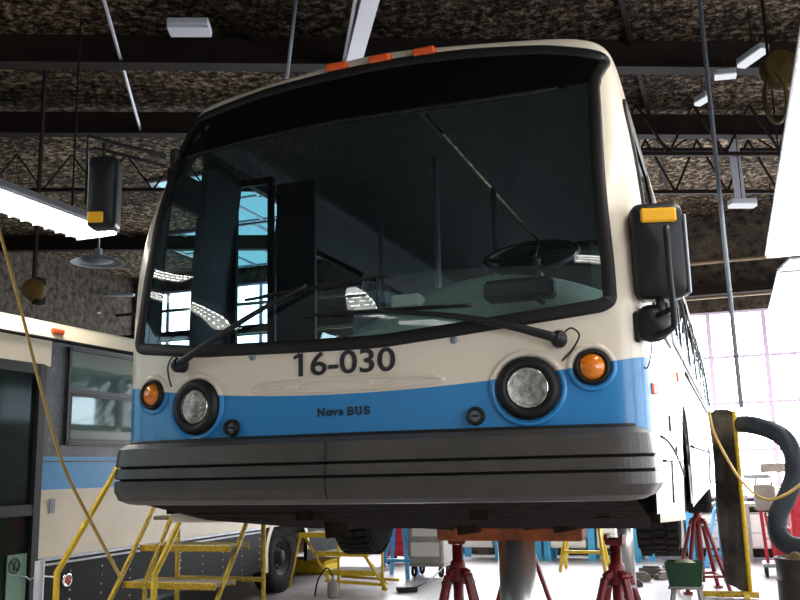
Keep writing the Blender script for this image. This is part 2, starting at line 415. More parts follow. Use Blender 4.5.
GV = [SP(t, z) for z in zr for t in tcols]
GF = [(j*NT+i, j*NT+i+1, (j+1)*NT+i+1, (j+1)*NT+i) for j in range(len(zr)-1) for i in range(NT-1)]
BVH = BVHTree.FromPolygons(GV, GF)
def hit(x, y):
    d = ray(x, y).normalized(); h, n, i, dist = BVH.ray_cast(CAM, d)
    return h
def hz(x, y):
    """pixel -> (t, z) on the front surface"""
    h = hit(x, y)
    if h is None: h = BVH.find_nearest(ay(x, y, .6))[0]
    if abs(h.x)*1.295/interp(HZs, h.z) > 1.294: # side
        return ((1 if h.x > 0 else -1)*(interp([(p.y, t) for t, p in zip(_tt, _pp)], h.y-interp(RKs, h.z))), h.z)
    return (X2(h.x, h.z), h.z)
def inpoly(p, poly):
    x, y = p; c = False; n = len(poly)
    for i in range(n):
        x1, y1 = poly[i]; x2, y2 = poly[i-1]
        if (y1 > y) != (y2 > y) and x < (x2-x1)*(y-y1)/(y2-y1)+x1: c = not c
    return c
def resample(poly, step=.03):
    out = []
    for i in range(len(poly)):
        a, b = Vector(poly[i]), Vector(poly[(i+1) % len(poly)]); n = max(1, int((b-a).length/step))
        out += [tuple(a+(b-a)*k/n) for k in range(n)]
    return out
def round_poly(poly, r, n=5):
    out = []; N = len(poly)
    for i in range(N):
        p = Vector(poly[i]); a = Vector(poly[i-1])-p; b = Vector(poly[(i+1) % N])-p
        ra = min(r, a.length*.45, b.length*.45); A = p+a.normalized()*ra; B = p+b.normalized()*ra
        for k in range(n+1):
            t = k/n; q = A*(1-t)**2+p*2*t*(1-t)+B*t*t; out.append((q.x, q.y))
    return out
def offset_poly(poly, d):
    N = len(poly); area = sum(poly[i-1][0]*poly[i][1]-poly[i][0]*poly[i-1][1] for i in range(N)); sg = 1 if area > 0 else -1
    out = []
    for i in range(N):
        a = Vector(poly[i-1]); b = Vector(poly[(i+1) % N]); t = (b-a)
        if t.length < 1e-6: out.append(poly[i]); continue
        t.normalize(); out.append((poly[i][0]+t.y*d*sg, poly[i][1]-t.x*d*sg))
    return out
def ribbon(poly, prof, closed=True):
    """band around an outline on the bus skin; prof = (sideways, height) pairs"""
    mb = MB(); P = resample(poly) if closed else poly; V = []; n = len(P); k = len(prof)
    offs = [offset_poly(P, s) for s, h in prof]
    for i in range(n):
        for j, (s, h) in enumerate(prof):
            t, z = offs[j][i]; V.append(SP(t, z)+SN(t, z)*h)
    F = [(i*k+j, i*k+j+1, ((i+1) % n)*k+j+1, ((i+1) % n)*k+j) for i in range(n if closed else n-1) for j in range(k-1)]
    return mb.add(V, F, True)
def line_on_skin(pts, w, h):
    V = []; mb = MB()
    for i, (t, z) in enumerate(pts):
        a = Vector(pts[max(i-1, 0)]); b = Vector(pts[min(i+1, len(pts)-1)]); d = (b-a).normalized(); nn = Vector((-d.y, d.x))*w/2
        for s, hh in ((1, 0), (.7, h), (-.7, h), (-1, 0)):
            q = (t+nn.x*s, z+nn.y*s); V.append(SP(*q)+SN(*q)*hh)
    F = [(i*4+j, i*4+j+1, i*4+5+j, i*4+4+j) for i in range(len(pts)-1) for j in range(3)]
    return mb.add(V, F, True)

# outlines (t,z)
gl_px = [(614, 302), (611, 262), (606, 220), (602, 180), (599.5, 130), (596.5, 80), (592.5, 41), (540, 43), (470, 52), (402, 60), (348, 71), (267, 90), (204, 113), (192, 130), (178, 160), (164, 203), (152, 258), (143, 312), (137, 352), (200, 355), (300, 350), (380, 345), (457, 333), (549, 318), (603, 309)]
SEC = sorted((h, z) for z, h in HZs if z > 3.55)
def gz(p):
    t, z = hz(*p); return (t, min(z, interp(SEC, min(1.2, abs(SP(t, 3.7).x)))-.088))
GL = round_poly([gz(p) for p in gl_px], .07)
HEAD = [hz(*p) for p in [(600, 83), (530, 94), (470, 103), (400, 113), (330, 124), (260, 139), (188, 158)]]
HEADz = sorted(HEAD)
YT = [(p.y, t) for t, p in zip(_tt, _pp)]
def T_at(y, z): return interp(YT, y-interp(RKs, z))
def side_rect(y0, y1, z0, z1, sgn, r=.08):
    n = 8; L0 = [(sgn*T_at(y0, z0+(z1-z0)*i/n), z0+(z1-z0)*i/n) for i in range(n+1)]; L1 = [(sgn*T_at(y1, z0+(z1-z0)*i/n), z0+(z1-z0)*i/n) for i in range(n+1)]
    return round_poly(list(reversed(L0))+L1, r)
SIDE = []
SIDE.append((1, side_rect(.62, 1.75, 2.45, 3.46, 1)))
ys = [3.2+1.45*i for i in range(6)]
SIDE.append((1, side_rect(1.9, 3.1, 2.52, 3.38, 1)))
for y in ys: SIDE.append((1, side_rect(y, y+1.35, 2.52, 3.38, 1)))
for y in [1.95]+[v+.1 for v in ys]: SIDE.append((-1, side_rect(y, y+1.3, 2.52, 3.38, -1)))
DOOR = side_rect(.40, 1.75, 1.62, 3.62, -1, .04)
def in_door(t, z): return t < 0 and inpoly((t, z), DOOR)
def arch(t, z, cy):
    p = SP(t, z); return abs(t) > 1.5 and (p.y-cy)**2+(z-1.57)**2 < .56**2
def cutz(y): return 1.50-.055*(y-.37) if y > .3 else 1.54
HEADC = [(SP(*hz(*p)), .098) for p in ((197, 407), (528, 388))]
keep = []; lin = []
insetGL = GL
boxes = [(s, min(p[0] for p in P), max(p[0] for p in P), P) for s, P in SIDE]
for j in range(len(zr)-1):
    zc = (zr[j]+zr[j+1])/2
    for i in range(NT-1):
        tc_ = (tcols[i]+tcols[i+1])/2; f = (j*NT+i, j*NT+i+1, (j+1)*NT+i+1, (j+1)*NT+i)
        if abs(tc_) < 1.72 and inpoly((tc_, zc), GL): continue
        if any(a < tc_ < b and inpoly((tc_, zc), P) for s, a, b, P in boxes): continue
        if in_door(tc_, zc): continue
        if zc < 2.2 and any((SP(tc_, zc)-c).length < r for c, r in HEADC): continue
        if arch(tc_, zc, 2.8) or arch(tc_, zc, 9.0): continue
        if zc < 1.86 and -1.70 < tc_ < 1.37: continue
        y = SP(tc_, zc).y
        if zr[j+1] < cutz(y) and y < 2.4: continue     # skirt cut up towards the bumper
        if zc < 1.42 and y > 3.3: continue
        keep.append(f)
        if zc > 1.75: lin.append(f)
def compact(V, F, off=None):
    used = sorted({i for f in F for i in f}); mp = {k: n for n, k in enumerate(used)}
    return [V[k] for k in used], [tuple(mp[i] for i in f) for f in F], used
V, F, used = compact(GV, keep)
V = [Vector((v.x, v.y, max(v.z, cutz(v.y)))) if v.y < 2.4 else v for v in V]
mb = MB(); mb.add(V, F, True); body = mb.build('body_shell', 'livery', BUS)
# keep livery coordinates in world metres: object origin sits at BUS, shift texture by mapping object
for n in M['livery'].node_tree.nodes:
    if n.type == 'TEX_COORD':
        o = bpy.data.objects.new('livery_origin', None)
        nt = M['livery'].node_tree; mpn = nt.nodes.new('ShaderNodeVectorMath'); mpn.operation = 'ADD'; mpn.inputs[1].default_value = (0, 5, 1.1)
        for l in list(n.outputs['Object'].links):
            s_ = l.to_socket; nt.links.remove(l); nt.links.new(mpn.outputs[0], s_)
        nt.links.new(n.outputs['Object'], mpn.inputs[0]); bpy.data.objects.remove(o); break
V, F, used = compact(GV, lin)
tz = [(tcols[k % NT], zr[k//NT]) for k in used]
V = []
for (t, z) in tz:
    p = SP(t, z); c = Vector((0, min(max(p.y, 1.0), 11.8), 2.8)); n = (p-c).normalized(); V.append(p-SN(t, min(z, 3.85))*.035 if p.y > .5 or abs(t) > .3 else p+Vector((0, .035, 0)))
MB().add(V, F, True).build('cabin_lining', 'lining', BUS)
# rear wall
rear = [Vector((s*interp(HZs, z), 12.2, z)) for s, zz in ((1, zr), (-1, list(reversed(zr)))) for z in zz]
MB().add(rear, [tuple(range(len(rear)))]).build('rear_panel', 'cream', BUS)
# glass
gf = []; sf = []
for j in range(len(zr)-1):
    zc = (zr[j]+zr[j+1])/2
    for i in range(NT-1):
        tc_ = (tcols[i]+tcols[i+1])/2
        if abs(tc_) < 1.74 and inpoly((tc_, zc), offset_poly(GL, -.008)):
            (gf if zc < interp(HEADz, tc_) else sf).append((j*NT+i, j*NT+i+1, (j+1)*NT+i+1, (j+1)*NT+i))
def grid_part(faces, off, name, m):
    V, F, used = compact(GV, faces)
    V = [SP(tcols[k % NT], zr[k//NT])+SN(tcols[k % NT], zr[k//NT])*off for k in used]
    return MB().add(V, F, True).build(name, m, BUS)
tag(grid_part(gf, .006, 'windshield', 'windshield'), 'large curved clear windshield')
tag(grid_part(sf, .007, 'destination_sign_glass', 'gloss_black'), 'black glass over the destination sign')
ribbon(GL, [(-.045, .004), (-.04, .014), (.0, .016), (.012, .012), (.014, .0)]).build('windshield_gasket', 'rubber', BUS)
line_on_skin([(t, z) for t, z in HEADz], .022, .014).build('windshield_divider', 'rubber', BUS)
for s, P in SIDE:
    w = MB(); PP = offset_poly(resample(P), .01)
    V = [SP(t, z)-SN(t, z)*.004 for t, z in PP]; w.add(V, [tuple(range(len(V)))])
    fr = ribbon(P, [(-.03, .003), (-.028, .012), (.045, .014), (.062, .012), (.064, 0)]).build('side_window', 'rubber', BUS)
    w.build('pane', 'side_glass', fr)
# front door (nearer leaf shut, rear leaf folded inwards)
def dp(y, z, off=0):
    t = -T_at(y, z); return SP(t, z)-SN(t, z)*(.01+off)
def side_bar(mb, y0, z0, y1, z1, w, d=.04):
    for i in range(6):
        q = lambda k: dp(y0+(y1-y0)*k/6, z0+(z1-z0)*k/6)
        mb.bar(q(i), q(i+1), w, d, up=(1, 0, 0))
dr = MB(); 
side_bar(dr, .40, 1.62, .40, 3.58, .05); side_bar(dr, .78, 1.62, .78, 3.58, .06); side_bar(dr, .40, 3.60, 1.72, 3.60, .07); side_bar(dr, .40, 1.64, 1.72, 1.64, .08)
side_bar(dr, .96, 1.62, .96, 3.58, .36); side_bar(dr, 1.72, 1.62, 1.72, 3.58, .06); side_bar(dr, .4, 2.2, .78, 2.2, .05); side_bar(dr, .4, 3.33, .78, 3.33, .2)
door = dr.build('front_door', 'black', BUS)
MB().add([dp(y_, 1.66+.184*k) for k in range(11) for y_ in (.41, .77)], [(2*k, 2*k+1, 2*k+3, 2*k+2) for k in range(10)]).build('door_pane', 'door_glass', door)
lf = MB(); ly = 1.14; a, b = -1.24, -.985
for x in (a, b): lf.box((x, ly, 2.60), (.035, .03, 1.92))
for z in (1.66, 2.3, 3.54): lf.box(((a+b)/2, ly, z), (b-a, .03, .04))
lf.box((b+.15, ly+.05, 2.57), (.26, .03, 1.9))
lf = lf.build('door_leaf', 'black', BUS)
MB().box(((a+b)/2, ly, 2.92), (b-a, .008, 1.24)).build('door_pane', 'door_glass', lf)

# bumper
prof = [(.00, 1.895), (.045, 1.893), (.085, 1.868), (.094, 1.79), (.094, 1.786), (.062, 1.779), (.094, 1.772), (.097, 1.728), (.064, 1.721), (.097, 1.714), (.097, 1.668), (.075, 1.625), (.03, 1.606), (-.02, 1.60)]
bt = [-1.62+.024*i for i in range(136)]
_bp = arc_pts([(0, -.09, 0), (.5, -.072, 0), (.9, -.03, 0), (1.10, .0, 0), (1.19, .022, 0), (1.25, .055, 0), (1.282, .10, 0), (1.296, .17, 0), (1.300, .27, 0), (1.300, .42, 0)], 8)
_bt = [0]
for a, b in zip(_bp, _bp[1:]): _bt.append(_bt[-1]+(b-a).length)
BX = [(t, p.x) for t, p in zip(_bt, _bp)]; BY = [(t, p.y) for t, p in zip(_bt, _bp)]
def BP(t, o, z):
    a = abs(t); k = 1 if t >= 0 else -1; e = .01
    p = Vector((interp(BX, a), interp(BY, a))); d = Vector((interp(BX, a+e)-interp(BX, max(0, a-e)), interp(BY, a+e)-interp(BY, max(0, a-e)))).normalized()
    q = p-Vector((d.y, -d.x))*(.097-o); return Vector((k*q.x, q.y, z))
V = [BP(t, o, z) for t in bt for o, z in prof]; k = len(prof)
F = [(i*k+j, i*k+j+1, (i+1)*k+j+1, (i+1)*k+j) for i in range(len(bt)-1) for j in range(k-1)]
bm_ = MB().add(V, F, False)
for i in (0, len(bt)-1): bm_.add([V[i*k+j] for j in range(k)], [tuple(range(k))])
bum = bm_.build('front_bumper', 'bumper', BUS)
ts = X2(hit(333, 425).x, 2.0)
MB().tube([BP(ts, o+.0015, z) for o, z in prof[2:12]], .0035, 6).build('seam', 'rubber', bum)
ribbon_top = MB().tube([BP(t, .02, 1.897) for t in bt[4:-4]], .011, 6).build('bumper_seal', 'rubber', BUS)

# lamps
def lamp(px, ro, ri, name, lens_m, kind, depth=.03, parent=BUS):
    h = hit(*px); t, z = hz(*px); n = SN(t, z)
    c = h
    b = MB().lathe([(ro*1.12, -.01), (ro*1.10, .012), (ro, .022), (ro*.97, .030), (ri*1.04, .026), (ri, .010), (ri, -.02)], c, n, 40).build(name, 'rubber', parent)
    if kind == 'head':
        MB().lathe([(ri, .012), (ri*.97, .024), (ri*.93, .026)], c, n, 40).build('chrome_ring', 'chrome', b)
        MB().lathe([(ri*.99, .006), (ri*.8, -.03), (ri*.5, -.055), (ri*.2, -.065), (0, -.066)], c, n, 40).build('reflector', 'reflector', b)
        MB().lathe([(ri*.15, -.06), (ri*.16, -.02), (.0, -.012)], c, n, 16).build('bulb', 'chrome', b)
        MB().lathe([(ri*.98, .014), (ri*.7, .024), (ri*.35, .03), (0, .032)], c, n, 40).build('lens', 'lens', b)
    elif kind == 'turn':
        MB().lathe([(ri, .012), (ri*.9, .026), (ri*.5, .036), (0, .04)], c, n, 32).build('lens', lens_m, b)
    else:
        MB().lathe([(ri, .012), (ri*.6, .014), (0, .014)], c, n, 24).build('plug', 'gtext', b)
        u = Vector((1, 0, 0)) - n*n.x; MB().bar(c+n*.02-u*ri*.6, c+n*.02+u*ri*.6, .008, .01, up=n).build('slot', 'rubber', b)
    return b
lamp((197, 407), .120, .084, 'headlight', None, 'head'); lamp((528, 388), .120, .088, 'headlight', None, 'head')
lamp((154, 395), .066, .054, 'turn_signal', 'amber', 'turn'); lamp((592, 367), .068, .055, 'turn_signal', 'amber', 'turn')
lamp((233, 428), .036, .024, 'tow_plug', None, 'plug'); lamp((476, 416), .036, .024, 'tow_plug', None, 'plug')
# pressed arcs round the lamps (cream lip above, light edge below)
def arc_relief(px, r, a0, a1, name, m, w=.016, h=.014):
    t0, z0 = hz(*px); pts = [(t0+r*cos(radians(a0+(a1-a0)*i/24)), z0+r*sin(radians(a0+(a1-a0)*i/24))) for i in range(25)]
    line_on_skin(pts, w, h).build(name, m, BUS)
for p, r in (((197, 407), .150), ((528, 388), .150), ((154, 395), .088), ((592, 367), .090)):
    arc_relief(p, r, 0, 360, 'lamp_surround', 'livery', .026, .012)
# small bolts on the panel
for p in ((253, 357), (454, 340)):
    h = hit(*p); n = SN(*hz(*p)); MB().lathe([(.017, 0), (.016, .008), (.006, .011), (0, .011)], h, n, 16).build('panel_bolt', 'gtext', BUS)

# wipers
def skin(px, off): 
    t, z = hz(*px); return SP(t, z)+SN(t, z)*off
def wiper(piv, elbow, tip_l, tip_r, link):
    p = skin(piv, .02); n = SN(*hz(*piv))
    w = MB().lathe([(.035, -.015), (.035, .03), (.026, .045), (0, .05)], p, n, 20)
    w.tube([p+n*.03, p+n*.03+(skin(elbow[0], .06)-p)*.06], .026, 8)
    w = w.build('wiper', 'black', BUS)
    a = MB(); pts = [p+n*.03]+[skin(e, .055) for e in elbow]
    a.tube(arc_pts(pts, 6), [.021-.012*i/(len(arc_pts(pts, 6))-1) for i in range(len(arc_pts(pts, 6)))], 8); a.build('wiper_arm', 'black', w)
    b = MB(); q = [(tip_l[0]+(tip_r[0]-tip_l[0])*i/14, tip_l[1]+(tip_r[1]-tip_l[1])*i/14) for i in range(15)]
    b.tube([skin(x, .022) for x in q], .0075, 6); b.tube([skin(x, .045) for x in q[2:13]], .005, 6)
    if link: b.tube([skin(link[0], .05), skin(link[1], .04)], .006, 6)
    b.build('wiper_blade', 'rubber', w)
wiper((184, 366), [(215, 345), (262, 315), (312, 288)], (248, 301), (393, 276), None)
wiper((559, 340), [(508, 327), (455, 318), (384, 313)], (304, 317), (472, 306), ((380, 279), (381, 309)))
# washer hoses
MB().tube(arc_pts([skin((186, 362), .04), skin((178, 357), .03), skin((171, 366), .02), skin((171, 378), .015), skin((172, 387), .004)], 5), .004, 6).build('washer_hose', 'rubber', BUS)
MB().tube(arc_pts([skin((562, 336), .04), skin((571, 329), .03), skin((579, 336), .03), skin((573, 349), .02), skin((562, 361), .004)], 5), .004, 6).build('washer_hose', 'rubber', BUS)

# slot below the number
def patch(outline, hfun, name, m):
    ts_ = [p[0] for p in outline]; zs_ = [p[1] for p in outline]; 
def ell(pc, rt, rz, prof, name, m, tilt=0):
    t0, z0 = hz(*pc); P = [(t0+rt*cos(a)-0*sin(a), z0+rz*sin(a)*(1 if sin(a) > 0 else .8)) for a in [2*pi*i/64 for i in range(64)]]
    return ribbon(P, prof)
ell((343, 384.5), .46, .029, [(.012, 0), (.003, .011), (-.006, .008), (-.012, .0)], '', '').build('air_slot_lip', 'cream', BUS)
ell((335, 385.5), .17, .016, [(.008, 0), (.001, .005), (-.006, .0)], '', '').build('air_slot_lip', 'cream', BUS)

ell((272, 386), .075, .014, [(.007, 0), (.001, .005), (-.006, .0)], '', '').build('air_slot_lip', 'cream', BUS)
ell((406, 382.5), .095, .014, [(.007, 0), (.001, .005), (-.006, .0)], '', '').build('air_slot_lip', 'cream', BUS)
# lettering on the skin
def text_on_skin(txt, bl, tr_, name, extr=.002, zh=None):
    cu = bpy.data.curves.new('t', 'FONT'); cu.body = txt; cu.resolution_u = 4; cu.size = 1; cu.offset = .016
    o = bpy.data.objects.new('t', cu); COL.objects.link(o); dg = bpy.context.evaluated_depsgraph_get(); dg.update()
    me = bpy.data.meshes.new_from_object(o.evaluated_get(dg)); bpy.data.objects.remove(o)
    bm = bmesh.new(); bm.from_mesh(me); bmesh.ops.triangulate(bm, faces=bm.faces); bmesh.ops.subdivide_edges(bm, edges=[e for e in bm.edges if e.calc_length() > .25], cuts=2)
    bmesh.ops.triangulate(bm, faces=bm.faces)
    xs = [v.co.x for v in bm.verts]; ys_ = [v.co.y for v in bm.verts]; x0, x1, y0, y1 = min(xs), max(xs), min(ys_), max(ys_)
    A = hz(*bl); B = hz(*tr_)
    V = []
    for v in bm.verts:
        t = A[0]+(B[0]-A[0])*(v.co.x-x0)/(x1-x0); z = A[1]+(B[1]-A[1])*(v.co.y-y0)/(y1-y0); V.append(SP(t, z)+SN(t, z)*.006)
    F = [tuple(v.index for v in f.verts) for f in bm.faces]; bm.free()
    return MB().add(V, F).build(name, 'ink', BUS)
fn = text_on_skin('16-030', (299, 377), (395.5, 346.5), 'fleet_number')
q = [hz(*p) for p in ((299.5, 352.5), (299.5, 357.5), (294, 360), (294, 356.5), (297, 355))]
MB().add([SP(*p)+SN(*p)*.004 for p in q], [tuple(range(5))]).build('numeral_flag', 'ink', fn)
# slab-serif nameplate from strokes on a 1 x 1.4 cell
L = {
 'N': [[(0, 0), (0, 1)], [(0, 1), (.8, 0)], [(.8, 0), (.8, 1)], [(-.15, 0), (.15, 0)], [(-.15, 1), (.1, 1)], [(.62, 1), (.98, 1)]],
 'o': [[(.35+.32*cos(2*pi*k/14), .34+.34*sin(2*pi*k/14)) for k in range(15)]],
 'v': [[(.05, .68), (.35, 0), (.65, .68)], [(-.08, .68), (.2, .68)], [(.5, .68), (.78, .68)]],
 'a': [[(.1, .6), (.3, .68), (.5, .62), (.55, .45), (.55, .08), (.7, 0)], [(.55, .36), (.25, .38), (.08, .2), (.25, 0), (.55, .12)]],
 'B': [[(.1, 0), (.1, 1)], [(-.05, 1), (.5, 1), (.68, .88), (.68, .64), (.5, .53), (.1, .53)], [(.5, .53), (.75, .4), (.75, .14), (.55, 0), (-.05, 0)]],
 'U': [[(.1, 1), (.1, .25), (.25, 0), (.55, 0), (.7, .25), (.7, 1)], [(-.08, 1), (.28, 1)], [(.52, 1), (.88, 1)]],
 'S': [[(.7, .72), (.7, .88), (.5, 1), (.25, 1), (.08, .85), (.1, .62), (.35, .52), (.6, .42), (.72, .25), (.6, .05), (.4, 0), (.15, .02), (.06, .28)]]}
A = hz(318.5, 416); B = hz(370, 406.5); cw = (B[0]-A[0]); pos = [('N', 0), ('o', 1.15), ('v', 1.98), ('a', 2.85), ('B', 4.15), ('U', 5.25), ('S', 6.4)]
sc = cw/7.2; sz_ = B[1]-A[1]; nm = MB()
for ch, x0 in pos:
    for st in L[ch]:
        pts = [(A[0]+(x0+p[0])*sc, A[1]+p[1]*sz_) for p in st]
        s2 = line_on_skin(pts, .0085, .004); nm.add(s2.v, s2.f)
nm.build('nameplate', 'ink', BUS)

# roof marker lights
for px in ((338, 68), (381, 60), (425, 53)):
    p = hit(px[0], px[1]+2) or ay(px[0], px[1], .5)
    MB().box(p+Vector((0, 0, .012)), (.12, .07, .04), bev=.01).build('roof_marker_light', 'orange_lens', BUS)
MB().box(BVH.find_nearest(ax_(613, 52, 1.12))[0]+Vector((.012, .0, .0)), (.03, .10, .05), bev=.01).build('roof_marker_light', 'red_lens', BUS)
# side details on the driver side
def sd(y, z, off=.0): 
    t = T_at(y, z); return SP(t, z)+SN(t, z)*off
MB().box(sd(.30, 2.055, .004), (.02, .07, .05), rz=-.25, bev=.006).build('side_marker_light', 'orange_lens', BUS)
MB().box(sd(2.35, 2.27, .006), (.02, .36, .06), bev=.006).build('side_marker_light', 'amber', BUS)
MB().tube([sd(.46, 1.86, .003)]+[sd(.46+.2*i, 1.86-.0025*i*i, .003) for i in range(1, 10)], .006, 6).build('body_seam', 'rubber', BUS)
MB().tube([sd(.52+.2*i, 1.755, .003) for i in range(0, 9)], .007, 6).tube([sd(1.1, 1.755, .003), sd(1.1, 1.55, .003)], .005, 6).build('body_seam', 'rubber', BUS)
MB().tube([sd(3.4+.5*i, 2.4, .006) for i in range(0, 17)], .012, 6).tube([sd(3.4+.5*i, 1.86, .006) for i in range(0, 17)], .010, 6).build('side_rub_rail', 'rubber', BUS)
MB().bar(sd(1.1, 1.98, .004), sd(1.1, 1.9, .004), .02, .01, up=(1, 0, 0)).build('access_latch', 'rubber', BUS); MB().bar(sd(1.55, 1.83, .004), sd(1.55, 1.79, .004), .05, .01, up=(1, 0, 0)).build('access_latch', 'rubber', BUS)
for cy in (2.8, 9.0):
    for s in (1, -1):
        V = []
        for i in range(25):
            a = -.22+(pi+.44)*i/24; y, z = cy+.56*cos(a), 1.57+.56*sin(a)
            for o in (.0, .045): V.append((s*(1.292-(.02 if o == 0 else 0)), cy+(.55+o)*cos(a), 1.57+(.55+o)*sin(a)))
        MB().add(V, [(2*i, 2*i+1, 2*i+3, 2*i+2) for i in range(24)], True).build('wheel_arch_trim', 'dull_steel', BUS)

# wheels
def wheel(cx, cy, cz, yaw, r=.475, w=.28, parent=None, s=1):
    R = Matrix.Rotation(yaw, 3, 'Z'); ax = R @ Vector((s, 0, 0)); c = Vector((cx, cy, cz)); mb = MB()
    mb.lathe([(.27, -w/2+.01), (.36, -w/2-.004), (r-.04, -w/2+.002), (r-.008, -w/2+.03), (r, -w/2+.07), (r, w/2-.07), (r-.008, w/2-.03), (r-.04, w/2-.002), (.36, w/2+.004), (.27, w/2-.01)], c, ax, 56)
    up0 = Vector((0, 0, 1)); fr = ax.cross(up0)
    for k in range(44):
        a = 2*pi*k/44; d = up0*cos(a)+fr*sin(a); tn = -up0*sin(a)+fr*cos(a)
        for q in (-1, 0, 1):
            mb.box(c+d*(r+.002)+ax*(q*.085)+tn*(.012*(q % 2)), (.07, .045, .022), R=Matrix((ax, tn, d)).transposed())
    t = mb.build('tire', 'tire', parent)
    h = MB().lathe([(.275, -w/2+.02), (.275, w/2-.02), (.25, w/2-.03), (.20, w/2-.10), (.11, w/2-.11), (.10, w/2-.02), (.06, w/2), (0, w/2)], c, ax, 40)
    for k in range(10):
        a = 2*pi*k/10; d = up0*cos(a)+fr*sin(a); h.lathe([(.016, w/2-.105), (.016, w/2-.07), (0, w/2-.065)], c+d*.16, ax, 8)
    h.build('wheel_hub', 'hub', t); return t
wheel(-1.07, 2.8, 1.61, radians(5), parent=BUS, s=-1); wheel(1.07, 2.8, 1.62, radians(5), parent=BUS)
for s in (-1, 1): wheel(s*1.10, 9.0, 1.57, 0, parent=BUS, s=s, w=.34)

# undercarriage
u = MB()
for s in (-1, 1): u.box((s*1.225, 1.35, 1.75), (.03, 1.75, .42)).box((s*1.15, 3.75, 1.7), (.2, .6, .5))
u.add([(-1.2, .22, 1.60), (1.2, .22, 1.60), (1.20, .8, 1.49), (-1.20, .8, 1.49), (-1.1, 1.9, 1.37), (1.1, 1.9, 1.37), (.8, 3.4, 1.37), (-.8, 3.4, 1.37)], [(0, 1, 2, 3), (3, 2, 5, 4), (4, 5, 6, 7)])
u.box((0, 7.9, 1.46), (2.4, 8.6, .08)); u.box((0, 1.9, 1.70), (2.5, 3.0, .06)).box((0, 2.8, 1.55), (1.5, 1.3, .30)).box((0, 10.9, 1.40), (2.2, 2.2, .16))
u.build('underbody', 'under', BUS)
r_ = MB()
r_.bar((-.95, 2.8, 1.44), (.95, 2.8, 1.44), .13, .12)
for x in (-.45, .45): r_.bar((x, .5, 1.55), (x, 3.6, 1.36), .09, .09)
for i in range(5): r_.bar((-1.1+.1*i, .55+.36*i, 1.56-.04*i), (1.1-.1*i, .62+.36*i, 1.56-.04*i), .05, .05)
r_.bar((-1.0, .7, 1.52), (-.2, 2.2, 1.36), .04).bar((1.0, .7, 1.52), (.3, 2.2, 1.36), .04).bar((-.7, 1.2, 1.49), (.7, 2.0, 1.40), .03)
for x, y in ((-.6, 1.2), (.1, 1.5), (.62, 1.7), (-.15, 2.2)): r_.tube([(x, y, 1.52), (x+.02, y, 1.37)], .07, 12)
r_.build('axle_and_chassis_beams', 'under_rust', BUS)
# corner pieces beneath the bumper
MB().box((0, .42, 1.635), (2.3, .3, .07), bev=.01).build('air_dam', 'black', BUS)

# cabin
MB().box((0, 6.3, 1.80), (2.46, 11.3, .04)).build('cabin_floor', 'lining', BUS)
# dashboard cowl: a rounded hump in front of the driver plus a low shelf
dV = []; nx, ny = 24, 8
for i in range(nx+1):
    x = -.28+1.46*i/nx
    for j in range(ny+1):
        a = pi*.5*j/ny; hgt = 2.40+.37*sin(pi*min(1, max(0, (i/nx*.80+.10))))**.8
        dV.append((x, .42+.50*sin(a)+ .10*(1-cos(a)) - .0, 2.28+(hgt-2.28)*(sin(a)**.7 if a > 0 else 0)))
dF = [(i*(ny+1)+j, i*(ny+1)+j+1, (i+1)*(ny+1)+j+1, (i+1)*(ny+1)+j) for i in range(nx) for j in range(ny)]
MB().add(dV, dF, True).build('dashboard', 'dash', BUS)
MB().box((0, .62, 2.24), (2.36, .62, .05)).box((0, .95, 2.05), (2.36, .06, .5)).build('dash_shelf', 'dash_dark', BUS)
c_ = ay(545, 292, .56)
MB().box(ay(520, 290, .5), (.34, .12, .10), bev=.02).box(ay(540, 287, .5), (.03, .1, .16), bev=.01).build('instrument_cluster', 'dash_dark', BUS)
sw = Vector((.67, .95, 2.84)); nrm = Vector((0, -.50, .866)).normalized(); uu = Vector((1, 0, 0)); vv = nrm.cross(uu)
MB().tube([sw+(uu*cos(2*pi*k/40)+vv*sin(2*pi*k/40))*.245 for k in range(40)], .014, 8, closed=True).tube([sw+uu*.24, sw-nrm*.05, sw-uu*.24], .011, 6).tube([sw-nrm*.05, sw+vv*.24], .011, 6).lathe([(.05, -.07), (.05, -.02), (0, -.01)], sw, nrm, 16).tube([sw-nrm*.06, sw-nrm*.5], .03, 8).build('steering_wheel', 'dash_dark', BUS)
MB().box(ay(408, 302, .75), (.16, .10, .07), bev=.01).build('fare_card_box', 'paper', BUS)
MB().tube([(.12, 1.05, 1.8), (.12, 1.05, 3.5)], .018, 8).tube([(-.55, 1.9, 1.8), (-.55, 1.9, 3.55)], .018, 8).tube([(.25, 1.9, 1.8), (.25, 1.9, 3.55)], .018, 8).build('grab_pole', 'dull_steel', BUS)
fb = MB().box((-.30, 1.2, 2.25), (.24, .26, .85), bev=.02).box((-.30, 1.2, 2.72), (.2, .2, .1), bev=.02); fb.build('farebox', 'gtext', BUS)
st = MB().box((.67, 1.72, 2.28), (.5, .5, .12), bev=.04).box((.67, 1.98, 2.72), (.46, .12, .85), bev=.05).box((.67, 1.7, 2.0), (.3, .3, .45)); st.build('driver_seat', 'lining', BUS)
MB().box((.67, 2.2, 2.5), (.95, .03, 1.4)).build('driver_partition', 'lining', BUS)

